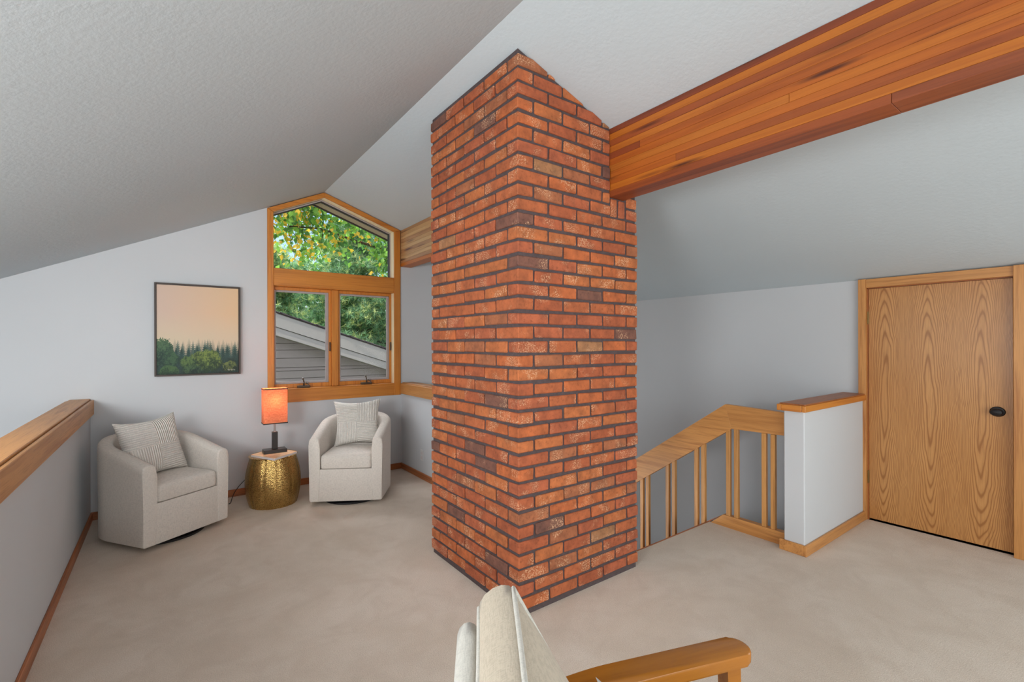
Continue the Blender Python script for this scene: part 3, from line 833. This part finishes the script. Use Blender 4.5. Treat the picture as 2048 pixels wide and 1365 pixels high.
def cushion_mesh():
    """D-shaped seat cushion"""
    bm = bmesh.new(); off = 0.101
    cy = DEP - (HW + 0.012); R = HW + 0.012 - off
    out = []
    R -= 0.003; rc = 0.028; y0c = -0.004
    for k in range(5): a = math.pi / 2 * k / 4; out.append((-R + rc - rc * math.cos(a), y0c + rc - rc * math.sin(a)))
    for k in range(1, 10): out.append((-R + rc + 2 * (R - rc) * k / 10, y0c))
    for k in range(5): a = math.pi / 2 * k / 4; out.append((R - rc + rc * math.sin(a), y0c + rc - rc * math.cos(a)))
    for k in range(1, 6): out.append((R, cy * k / 6 + 0.004))
    for k in range(0, 21): a = math.pi * k / 20; out.append((R * math.cos(a), cy + (R - 0.05) * math.sin(a)))
    for k in range(5, 0, -1): out.append((-R, cy * k / 6 + 0.004))
    cx, cyc = 0, 0.28
    prof = [(0.94, 0.318), (0.985, 0.322), (1.0, 0.338), (1.0, 0.405), (0.985, 0.424), (0.95, 0.434), (0.85, 0.442), (0.6, 0.450), (0.3, 0.454)]
    rings = []
    for s, z in prof: rings.append([bm.verts.new((cx + (x - cx) * s, cyc + (y - cyc) * s, z)) for x, y in out])
    for a, b in zip(rings, rings[1:]):
        for k in range(len(out)): bm.faces.new([a[k], a[(k + 1) % len(out)], b[(k + 1) % len(out)], b[k]])
    bm.faces.new(rings[0][::-1]); bm.faces.new(rings[-1])
    return bm
def pillow_mesh(s=0.225, th=0.075, n=40):
    bm = bmesh.new(); g = {}
    for side in (1, -1):
        for i in range(n + 1):
            for k in range(n + 1):
                u, v = 2 * i / n - 1, 2 * k / n - 1
                edge = i in (0, n) or k in (0, n)
                if edge and side == -1: g[(side, i, k)] = g[(1, i, k)]; continue
                pin = 1 - 0.15 * (1 - v * v) * abs(u) ** 3 ; pin2 = 1 - 0.15 * (1 - u * u) * abs(v) ** 3
                hgt = th * ((1 - u ** 4) * (1 - v ** 4)) ** 0.55 * (1 + 0.08 * math.sin(3 * u + 2) * math.cos(2.5 * v))
                g[(side, i, k)] = bm.verts.new((u * s * pin, side * hgt * -1, v * s * pin2))
        for i in range(n):
            for k in range(n):
                q = [g[(side, i, k)], g[(side, i + 1, k)], g[(side, i + 1, k + 1)], g[(side, i, k + 1)]]
                bm.faces.new(q if side == 1 else q[::-1])
    return bm
def swivel_chair(loc, rz, label):
    r = empty('swivel_chair', loc, rz, label, 'armchair', 'beige swivel barrel chairs')
    fin('shell', shell_mesh(), 'linen', r, 50)
    box('front_panel', 'linen', (-(HW - 0.078), HW - 0.078, 0.003, 0.07, 0.034, 0.314), r, 0.006, 2, smooth=50)
    box('seat_deck', 'linen', (-(HW - 0.10), HW - 0.10, 0.05, 0.50, 0.20, 0.313), r)
    fin('seat_cushion', cushion_mesh(), 'linen', r, 50)
    bm = bmesh.new(); lathe(bm, [(0.20, 0.0), (0.252, 0.0), (0.255, 0.006), (0.25, 0.014), (0.20, 0.020), (0.19, 0.034)], 40, (0, 0.263))
    b = fin('swivel_base', bm, 'black', r, 40); b['label'] = 'black round swivel base'
    return r
a1 = math.atan2(4.303 - 3.970, 0.389 + 0.122)
swivel_chair(((-0.122 + 0.389) / 2, (3.970 + 4.303) / 2, 0), a1, 'beige barrel chair in the left corner beside the low wall')
a2 = math.atan2(3.983 - 4.297, 1.521 - 0.990)
swivel_chair(((0.990 + 1.521) / 2, (4.297 + 3.983) / 2, 0), a2, 'beige barrel chair below the window, right of the brass drum table')
def pillow(chair_loc, a, lx, ly, lz, tilt, roll, yaw, label, s=0.225):
    o = fin('throw_pillow', pillow_mesh(s), 'rib', None, 60)
    c, s_ = math.cos(a), math.sin(a)
    o.location = (chair_loc[0] + c * lx - s_ * ly, chair_loc[1] + s_ * lx + c * ly, lz)
    o.rotation_euler = (Matrix.Rotation(a + yaw, 3, 'Z') @ Matrix.Rotation(tilt, 3, 'X') @ Matrix.Rotation(roll, 3, 'Y')).to_euler()
    tag(o, label, 'pillow', 'ribbed cream pillows'); return o
pillow((0.1335, 4.1365), a1, -0.045, 0.33, 0.645, math.radians(-16), math.radians(-3), math.radians(4), 'ribbed cream pillow on the left barrel chair')
pillow((1.2555, 4.140), a2, 0.015, 0.40, 0.655, math.radians(-16), math.radians(-2), math.radians(8), 'ribbed cream pillow on the barrel chair below the window', 0.218)

# ------------------------------------------------------------------ drum table, lamp
tb = empty('drum_table', (0.762, 4.59, 0), 0, 'hammered brass drum side table with a pale square top between the two barrel chairs', 'side table')
prof = []
for k in range(19):
    t_ = k / 18; rr = 0.172 + 0.050 * math.sin(math.pi * (t_ * 0.86 + 0.10)) ** 0.9
    prof.append((rr, 0.424 * t_))
bm = bmesh.new(); lathe(bm, prof, 96, (0, 0), lambda k: 0.972 if k % 8 == 0 else 1.0)
fin('drum', bm, 'brass', tb, 60)
bm = bmesh.new(); lathe(bm, [(0.150, 0.4235), (0.192, 0.4235), (0.196, 0.427), (0.192, 0.4305), (0.150, 0.4305)], 48)
fin('rim', bm, 'brass', tb, 40)
# tile on top (its corners as measured)
P = [(0.587, 4.600), (0.726, 4.327), (0.939, 4.503), (0.805, 4.765)]
bm = bmesh.new(); prism(bm, [(x - 0.762, y - 4.59) for x, y in P], 'Z', 0.428, 0.448, 0.002)
for f in bm.faces: f.material_index = 0 if f.normal.z > 0.9 else 1
bm.normal_update()
for f in bm.faces: f.material_index = 0 if abs(f.normal.z) > 0.7 else 1
tp = fin('table_top', bm, ['stone', 'stoneedge'], tb); tp['label'] = 'pale square stone top'
LX, LY, LZ = 0.772, 4.585, 0.448
lp = empty('table_lamp', (LX, LY, LZ), 0, 'table lamp with coral linen box shade and black wooden base on the drum table', 'lamp')
box('base', 'blackwood', (-0.092, 0.092, -0.055, 0.055, 0.0, 0.030), lp, 0.003)
box('stem', 'blackwood', (-0.022, 0.022, -0.020, 0.020, 0.030, 0.182), lp, 0.002)
bm = bmesh.new(); tube(bm, [(0, 0, 0.182), (0, 0, 0.36)], 0.0075, 12); bx(bm, -0.010, 0.010, -0.010, 0.010, 0.182, 0.190)
fin('rod', bm, 'steel', lp, 40)
SXh, SYh, s0, s1 = 0.096, 0.060, 0.258, 0.566
bm = bmesh.new(); t_ = 0.0015
loopo = [(-SXh, -SYh), (SXh, -SYh), (SXh, SYh), (-SXh, SYh)]
A = [bm.verts.new((x, y, s0)) for x, y in loopo]; B = [bm.verts.new((x, y, s1)) for x, y in loopo]
for k in range(4): bm.faces.new([A[k], A[(k + 1) % 4], B[(k + 1) % 4], B[k]])
bmesh.ops.bevel(bm, geom=[e for e in bm.edges if abs(e.verts[0].co.z - e.verts[1].co.z) > .1], offset=0.012, segments=3, profile=0.5, affect='EDGES')
sh = fin('lamp_shade', bm, 'shade', lp, 60)
for zz in (s0 - 0.001, s1 - 0.008):
    ringb = bmesh.new()
    for (xa, xb, ya_, yb_) in ((-SXh - .001, SXh + .001, -SYh - .0015, -SYh - .0003), (-SXh - .001, SXh + .001, SYh + .0003, SYh + .0015), (-SXh - .0015, -SXh - .0003, -SYh, SYh), (SXh + .0003, SXh + .0015, -SYh, SYh)):
        bx(ringb, xa, xb, ya_, yb_, zz, zz + 0.009)
    q = fin('shade_trim', ringb, 'black', sh); q['label'] = 'black shade edging'
bm = bmesh.new(); tube(bm, [(0, 0, 0.33), (0, 0, 0.36), (0, 0, 0.40), (0, 0, 0.43)], [0.012, 0.014, 0.026, 0.012], 12)
m, nt, ns, ls, b = newmat('lit_bulb'); b.inputs['Emission Color'].default_value = (1, .72, .42, 1); b.inputs['Emission Strength'].default_value = 2
MAT['bulb'] = m
fin('bulb', bm, 'bulb', lp, 60)
light('lamp_light', 'POINT', (LX, LY, LZ + 0.46), 4.2, (1.0, 0.68, 0.40), radius=0.05)
# power cord
bm = bmesh.new()
pts = [(0.62, 4.93, 0.19), (0.575, 4.93, 0.15), (0.53, 4.90, 0.115), (0.49, 4.86, 0.075), (0.465, 4.82, 0.03), (0.455, 4.79, 0.004), (0.44, 4.78, 0.004)]
pts = [(LX + 0.03, LY + 0.05, LZ + 0.006), (LX + 0.02, 4.80, 0.455), (0.74, 4.86, 0.38), (0.68, 4.90, 0.24)] + pts
sm = []
for a, b in zip(pts, pts[1:]):
    for q in range(4): sm.append(Vector(a).lerp(Vector(b), q / 4))
sm.append(Vector(pts[-1])); 
for _ in range(3): sm = [sm[0]] + [(sm[i - 1] + sm[i] * 2 + sm[i + 1]) / 4 for i in range(1, len(sm) - 1)] + [sm[-1]]
tube(bm, sm, 0.0035, 6)
tag(fin('power_cord', bm, 'black', None, 60), 'thin black cord hanging down behind the brass drum table to the carpet', 'cord')
# wall outlet
ol = empty('wall_outlet', (2.140, 4.475, 0.245), 0, 'white outlet plate low on the short wall behind the chimney', 'outlet')
box('cover_plate', 'white', (-0.004, 0.0015, -0.036, 0.036, -0.058, 0.058), ol, 0.002)
for s in (-1, 1): box('socket', 'stoneedge', (-0.0055, -0.004, -0.016, 0.016, s * 0.024 - 0.014, s * 0.024 + 0.014), ol, 0.0006)

# ------------------------------------------------------------------ armchair in front (local x = forward, y = towards its far arm)
U = Vector((0.945, -0.33)); U.normalize(); ang = math.atan2(U.y, U.x)
AC = empty('wooden_armchair', (0, 0, 0), ang, 'cream cushioned armchair with honey wood arms in the near foreground', 'armchair')
def P2(p): return (p.x, p.y)
def arm(y0_, y1_):
    """plan outline with a rounded tip and a narrowing back end"""
    xs, w = [], (y1_ - y0_)
    c = (y0_ + y1_) / 2; tip = 0.962; rr = w / 2
    pts = []
    for k in range(13):
        a = -math.pi / 2 + math.pi * k / 12
        pts.append((tip - rr * 0.85 + rr * 0.85 * math.cos(a), c + rr * math.sin(a)))
    for k in range(9):
        t_ = k / 8; pts.append((0.56 - 0.18 * t_, y1_ - 0.022 * t_ ** 1.6))
    for k in range(5):
        t_ = k / 4; pts.append((0.37, y1_ - 0.022 - (w - 0.04) * t_))
    pts.append((0.56, y0_))
    bm = bmesh.new(); prism(bm, pts, 'Z', 0.570, 0.602)
    bmesh.ops.bevel(bm, geom=[e for e in bm.edges if abs(e.verts[0].co.z - e.verts[1].co.z) < 1e-5], offset=0.006, segments=2, profile=0.5, affect='EDGES')
    return fin('armrest', bm, 'armwood', AC, 50)
arm(0.968, 1.044); arm(0.336, 0.412)
for yc in (1.006, 0.374):
    bm = bmesh.new()
    def leg(xa, xb, wa, za, zb, wy=0.019):
        vs = [bm.verts.new(v) for v in ((xa - wa, yc - wy, za), (xa + wa, yc - wy, za), (xa + wa, yc + wy, za), (xa - wa, yc + wy, za), (xb - wa * 1.3, yc - wy, zb), (xb + wa * 1.3, yc - wy, zb), (xb + wa * 1.3, yc + wy, zb), (xb - wa * 1.3, yc + wy, zb))]
        for q in ((3, 2, 1, 0), (4, 5, 6, 7), (0, 1, 5, 4), (1, 2, 6, 5), (2, 3, 7, 6), (3, 0, 4, 7)): bm.faces.new([vs[i] for i in q])
    leg(0.925, 0.905, 0.016, 0.0, 0.571)
    fin('leg', bm, 'armwood', AC)
    bm = bmesh.new(); leg(0.27, 0.41, 0.017, 0.0, 0.571); fin('leg', bm, 'armwood', AC)
    box('side_rail', 'armwood', (0.36, 0.91, yc - 0.013, yc + 0.013, 0.30, 0.36), AC, 0.003)
for xx in (0.40, 0.90): box('cross_rail', 'armwood', (xx - 0.012, xx + 0.012, 0.387, 0.993, 0.30, 0.355), AC, 0.003)
def boxcush(name, mat, L_, Wd, T, crown, n=14, parent=None, piping=True, bulge=0.016):
    """cushion in local x(length) y(width) z(thickness); boxed sides, crowned faces, piped edges"""
    bm = bmesh.new(); top = {}; bot = {}
    for i in range(n + 1):
        for k in range(n + 1):
            u, v = 2 * i / n - 1, 2 * k / n - 1
            pu = 1 - 0.03 * (1 - v * v) * abs(u); pv = 1 - 0.03 * (1 - u * u) * abs(v)
            h = crown * ((1 - u * u) * (1 - v * v)) ** 0.5
            top[i, k] = bm.verts.new((u * L_ / 2 * pu, v * Wd / 2 * pv, T / 2 + h)); bot[i, k] = bm.verts.new((u * L_ / 2 * pu, v * Wd / 2 * pv, -T / 2 - h))
    for i in range(n):
        for k in range(n):
            bm.faces.new([top[i, k], top[i + 1, k], top[i + 1, k + 1], top[i, k + 1]]); bm.faces.new([bot[i, k + 1], bot[i + 1, k + 1], bot[i + 1, k], bot[i, k]])
    ring = [(i, 0) for i in range(n)] + [(n, k) for k in range(n)] + [(i, n) for i in range(n, 0, -1)] + [(0, k) for k in range(n, 0, -1)]
    m = len(ring); mid = []
    for q in ring:
        a, b = top[q].co, bot[q].co; c = (a + b) / 2; d = Vector((c.x / (L_ / 2), c.y / (Wd / 2), 0))
        mid.append([])
        for f_, g_ in ((0.85, 0.45), (0.5, 0.85), (0.0, 1.0), (-0.5, 0.85), (-0.85, 0.45)):
            p = c + (a - c) * f_ if f_ > 0 else c + (b - c) * -f_
            o2 = Vector((d.x if abs(c.x) > L_ * .465 else 0, d.y if abs(c.y) > Wd * .465 else 0, 0)) * bulge * g_
            mid[-1].append(bm.verts.new(p + o2))
    for a in range(m):
        b = (a + 1) % m
        ca_ = [top[ring[a]]] + mid[a] + [bot[ring[a]]]; cb_ = [top[ring[b]]] + mid[b] + [bot[ring[b]]]
        for q in range(6): bm.faces.new([ca_[q], cb_[q], cb_[q + 1], ca_[q + 1]])
    tops = [top[q].co.copy() for q in ring]; bots = [bot[q].co.copy() for q in ring]
    o = fin(name, bm, mat, parent, 75)
    if piping:
        for lst in (tops, bots):
            pb = bmesh.new(); tube(pb, [c * 1.0 for c in lst] + [lst[0]], 0.0055, 8, False)
            pp = fin('piping', pb, 'creamw', o, 80)
    return o
bc = boxcush('back_cushion', 'cream', 0.50, 0.545, 0.085, 0.028, parent=AC)
CF = Vector((0.834, -0.552, 0)); CN = Vector((-0.552, -0.834, 0))          # forward and towards the camera, for the back cushion
CU = (CF * -0.25 + Vector((0, 0, 0.45))).normalized(); CT = CN.cross(CU).normalized()
if CT.dot(CF) < 0: CT = -CT
def lean(o, corner, L_, Wd, T):
    c = Vector(corner) - CU * L_ / 2 + CN * Wd / 2 - CT * T / 2
    Mw = Matrix.Identity(4); Y_ = CT.cross(CU)
    for i in range(3): Mw[i][0] = CU[i]; Mw[i][1] = Y_[i]; Mw[i][2] = CT[i]; Mw[i][3] = c[i]
    o.matrix_local = Matrix.Rotation(-ang, 4, 'Z') @ Mw
lean(bc, (0.606, 0.818, 0.868), 0.50, 0.545, 0.085)
sc = boxcush('seat_cushion', 'cream', 0.54, 0.54, 0.09, 0.02, parent=AC)
sc.matrix_local = Matrix.Translation((0.655, 0.69, 0.415)) @ Matrix.Rotation(math.radians(-3), 4, 'Y')
pb = boxcush('back_pad', 'creamw', 0.42, 0.54, 0.05, 0.008, parent=AC, piping=False)
lean(pb, (0.528, 0.838, 0.80), 0.42, 0.54, 0.05)
for yc in (0.42, 0.97):
    bm = bmesh.new(); tube(bm, [(0.41, yc, 0.32), (0.29, yc, 0.56)], 0.016, 8); fin('back_post', bm, 'armwood', AC, 50)

o = fin('throw_pillow', pillow_mesh(0.19, 0.05, 24), 'creamw', None, 60)
Mp = Matrix.Identity(4)
for i in range(3): Mp[i][0] = -CN[i]; Mp[i][2] = CU[i]; Mp[i][1] = -CT[i]; Mp[i][3] = (0.758, 0.537, 0.474)[i]
o.matrix_world = Mp
tag(o, 'white cushion whose corner shows against the wooden armrest in the near foreground', 'pillow')

# ------------------------------------------------------------------ outside
# roof overhang above the window
rf = empty('roof_overhang', (RX, 5.3, RZ), 0, 'brown roof overhang with dark fascia seen at the top of the window', 'roof')
for s, (xa, xb) in ((0, (XO, RX)), (1, (RX, XR + 0.6))):
    loc_parent(poly('soffit', 'soffit', [(xa, zc(xa) + 0.0), (xb, zc(xb) + 0.0), (xb, zc(xb) + 0.2), (xa, zc(xa) + 0.2)], 'Y', 5.166, 5.47), rf)
    loc_parent(poly('fascia', 'fascia_dk', [(xa, zc(xa) - 0.012), (xb, zc(xb) - 0.012), (xb, zc(xb) + 0.24), (xa, zc(xa) + 0.24)], 'Y', 5.47, 5.50), rf)
# neighbouring wing
nb = empty('neighbouring_wing', (2.5, 9.0, -2.9), 0, 'grey sided wing with a sloping roof edge outside the lower window panes', 'building')
RS = -0.3316
def zr(x): return 1.973 + RS * (x - 1.525)
xa, xb = -2.0, 6.6
def para(name, mat, dz0, dz1, ya, yb): return loc_parent(poly(name, mat, [(xa, zr(xa) + dz0), (xb, zr(xb) + dz0), (xb, zr(xb) + dz1), (xa, zr(xa) + dz1)], 'Y', ya, yb), nb)
para('rake_board', 'rake', -0.253, -0.018, 9.0, 9.03)
para('rake_board', 'rake', -0.401, -0.262, 9.03, 9.06)
para('roof_deck', 'fascia_dk', -0.018, 0.0, 8.985, 13.0)
para('soffit', 'siding', -0.405, -0.395, 9.06, 9.31)
xx = xa
while xx < xb - 0.3:
    for row in range(3):
        yy0 = 8.97 + row * 0.3
        loc_parent(poly('shingle', 'shingle', [(xx, zr(xx) + 0.004), (xx + 0.335, zr(xx + 0.335) + 0.001), (xx + 0.335, zr(xx + 0.335) + 0.014), (xx, zr(xx) + 0.026)], 'Y', yy0, yy0 + 0.297), nb)
    xx += 0.3
para('shingles', 'shingle', 0.001, 0.018, 9.87, 13.0)['kind'] = 'stuff'
zs = [1.80, 1.66, 1.545, 1.425, 1.305, 1.155, 0.983, 0.924, 0.784, 0.725, 0.585, 0.52, 0.38, 0.32, 0.18]
for a, b in zip(zs, zs[1:]):
    bm = bmesh.new(); bx(bm, -2.0, 6.5, 9.30, 9.33, b + 0.002, a - 0.006)
    for v in bm.verts:
        if v.co.z < (a + b) / 2 and v.co.y < 9.31: v.co.y -= 0.018
    n_ = Vector((-RS, 0, 1)).normalized(); cut_above(bm, (1.525, 0, 1.973 - 0.40), n_)
    if len(bm.verts): loc_parent(fin('siding_board', bm, 'siding'), nb)
    else: bm.free()
bm = bmesh.new(); bx(bm, -2.0, 6.5, 9.335, 12.9, -2.9, 1.95); cut_above(bm, (1.525, 0, 1.973 - 0.02), Vector((-RS, 0, 1)).normalized())
loc_parent(fin('wall', bm, 'siding'), nb)
box('ground', 'ground', (-40, 60, 5.3, 90, -3.2, -2.9), kind='structure')

# trees
def leaves(n, centers, spread, size, droop=0.6):
    c = centers[rng.integers(0, len(centers), n)] + rng.normal(size=(n, 3)) * spread
    ax = rng.normal(size=(n, 3)); ax[:, 2] -= droop * 1.5; ax /= np.linalg.norm(ax, axis=1)[:, None]
    nr = rng.normal(size=(n, 3)); nr[:, 1] -= 0.8; sd = np.cross(ax, nr); sd /= np.linalg.norm(sd, axis=1)[:, None]
    up_ = np.cross(sd, ax)
    s = size * rng.uniform(0.7, 1.25, n)[:, None]
    v = np.stack([c, c + ax * s * 0.45 + sd * s * 0.42 + up_ * s * .1, c + ax * s * 1.15, c + ax * s * 0.45 - sd * s * 0.42 + up_ * s * .1], 1).reshape(-1, 3)
    f = [(4 * i, 4 * i + 1, 4 * i + 2, 4 * i + 3) for i in range(n)]
    return c, v, f
def limb(bm, p0, p1, r0_, r1_, n=6):
    pts = [Vector(p0).lerp(Vector(p1), k / 6) + Vector(rng.normal(size=3)) * 0.05 * math.dist(p0, p1) * (0.3 if k in (0, 6) else 1) * .5 for k in range(7)]
    tube(bm, pts, [r0_ + (r1_ - r0_) * k / 6 for k in range(7)], n)
    return pts
# birch close to the house
bi = empty('birch_tree', (4.0, 8.1, -2.9), 0, 'birch with green and yellow leaves close outside the upper window', 'tree')
bm = bmesh.new(); tw = []
limb(bm, (4.6, 8.3, -2.9), (4.3, 8.2, 3.5), 0.13, 0.08, 10); limb(bm, (4.3, 8.2, 3.5), (3.6, 8.1, 6.2), 0.08, 0.03, 8)
heads = [((4.3, 8.2, 3.3), (1.1, 8.0, 4.1)), ((4.2, 8.2, 3.9), (0.9, 7.8, 4.7)), ((4.0, 8.2, 4.6), (1.4, 8.4, 5.2)), ((4.3, 8.2, 3.1), (1.6, 8.2, 3.3)),
         ((4.3, 8.2, 3.2), (3.2, 7.8, 3.2)), ((4.1, 8.2, 4.1), (2.6, 7.7, 4.4)), ((4.3, 8.2, 3.5), (5.6, 8.0, 4.6)), ((3.8, 8.1, 5.2), (4.9, 8.4, 6.0)), ((4.4, 8.2, 2.5), (3.6, 7.9, 2.75)), ((4.2, 8.2, 3.7), (1.0, 8.3, 3.7)), ((2.4, 8.1, 4.3), (0.9, 7.9, 3.3)), ((2.6, 8.1, 4.6), (1.5, 7.8, 3.9))]
for a, b in heads:
    p = limb(bm, a, b, 0.04, 0.012)
    for q in p[1:]:
        for _ in range(2):
            e_ = q + Vector((rng.normal() * .22, rng.normal() * .25, -abs(rng.normal()) * .32 - .12))
            w_ = limb(bm, q, e_, 0.008, 0.003, 4); tw += [np.array(x) for x in w_[1:]]
loc_parent(fin('branches', bm, 'bark'), bi)
tw = np.array(tw)
n = 8600
c, v, f = leaves(n, tw, 0.14, 0.085)
yel = (rng.random(n) < np.clip(0.42 - 0.17 * (c[:, 0] - 1.3) - 0.16 * (c[:, 2] - 2.9), 0.10, 0.5))
mi = np.where(yel, 2, np.where(rng.random(n) < 0.45, 1, 0))
loc_parent(raw('foliage', v.tolist(), f, ['leaf_g', 'leaf_d', 'leaf_y'], midx=mi.tolist(), kind='stuff'), bi)
# pines
def pine(x, y, h, label, n_tuft=1500, rad=2.6, base=0.0, bright=0.3):
    r = empty('pine_tree', (x, y, -2.9), 0, label, 'tree', 'pines beyond the neighbouring roof')
    bm = bmesh.new(); limb(bm, (x, y, -2.9), (x, y, h), 0.22, 0.04, 9)
    cs = []
    for z in np.arange(base, h, 0.42):
        k = 1 - (z - base) / (h - base)
        for q in range(7):
            a = rng.uniform(0, 2 * math.pi); L_ = rad * (0.25 + 0.75 * k) * rng.uniform(.7, 1.1)
            e_ = Vector((x + L_ * math.cos(a), y + L_ * math.sin(a), z + rng.uniform(-.1, .3)))
            p = limb(bm, (x, y, z - 0.15), e_, 0.035, 0.008, 4); cs += [np.array(w) for w in p[2:]]
    loc_parent(fin('branches', bm, 'bark'), r)
    cs = np.array(cs); c = cs[rng.integers(0, len(cs), n_tuft)] + rng.normal(size=(n_tuft, 3)) * np.array([.22, .22, .14])
    nn = 14; d = rng.normal(size=(n_tuft, nn, 3)); d[..., 2] += 0.5; d /= np.linalg.norm(d, axis=2)[..., None]
    s = rng.uniform(.13, .22, (n_tuft, nn, 1)); sd = np.cross(d, rng.normal(size=d.shape)); sd /= np.linalg.norm(sd, axis=2)[..., None]
    cc = c[:, None, :]; V_ = np.stack([cc + sd * .009, cc - sd * .009, cc + d * s], 2).reshape(-1, 3)
    m_ = len(V_) // 3; f = np.arange(m_ * 3).reshape(-1, 3).tolist()
    w = rng.random(n_tuft); mi = np.where(w < bright, 1, np.where(w > 0.68, 2, 0)).repeat(nn)
    loc_parent(raw('needles', V_.tolist(), f, ['needle', 'needle2', 'needle3'], midx=mi.tolist(), kind='stuff'), r)
pine(2.3, 16.2, 4.4, 'pine behind the left half of the neighbouring roof', 11000, 2.4, -1.0, 0.35)
pine(5.4, 16.8, 5.6, 'pine behind the middle of the neighbouring roof', 12000, 2.6, -1.0, 0.22)
pine(8.2, 17.2, 5.0, 'pine farthest to the right beyond the neighbouring roof', 9000, 2.7, -1.5, 0.12)
pine(3.9, 20.6, 4.6, 'pine standing in the gap behind the two nearest pines', 9000, 2.8, -1.5, 0.12)
# leafy wood farther back
def bushy(x, y, h, rx, label, n=3800, lo=-1.5):
    r = empty('broadleaf_tree', (x, y, -2.9), 0, label, 'tree', 'broadleaf trees farthest back')
    bm = bmesh.new(); limb(bm, (x, y, -2.9), (x, y, h * .8), 0.25, 0.06, 8)
    cs = []
    for k in range(34):
        e_ = Vector((x + rng.normal() * rx * .5, y + rng.normal() * rx * .4, rng.uniform(lo, h)))
        p = limb(bm, (x, y, max(-2, e_.z - 1.2)), e_, 0.05, 0.012, 4); cs += [np.array(w) for w in p[2:]]
    loc_parent(fin('branches', bm, 'bark'), r)
    c, v, f = leaves(n, np.array(cs), 0.42, 0.20, 0.2)
    mi = np.where(rng.random(n) < .6, 1, 0)
    loc_parent(raw('foliage', v.tolist(), f, ['leaf_g', 'leaf_d'], midx=mi.tolist(), kind='stuff'), r)
bushy(1.6, 23, 5.6, 2.6, 'broadleaf tree at the left edge of the window, behind the pines')
bushy(6.6, 24.5, 6.6, 2.8, 'broadleaf tree in the middle of the view, behind the pines')
bushy(10.2, 24, 8.0, 3.0, 'broadleaf tree at the right edge of the view, behind the pines')
bushy(13.0, 22, 8.0, 3.0, 'broadleaf tree beyond the right edge of the window')
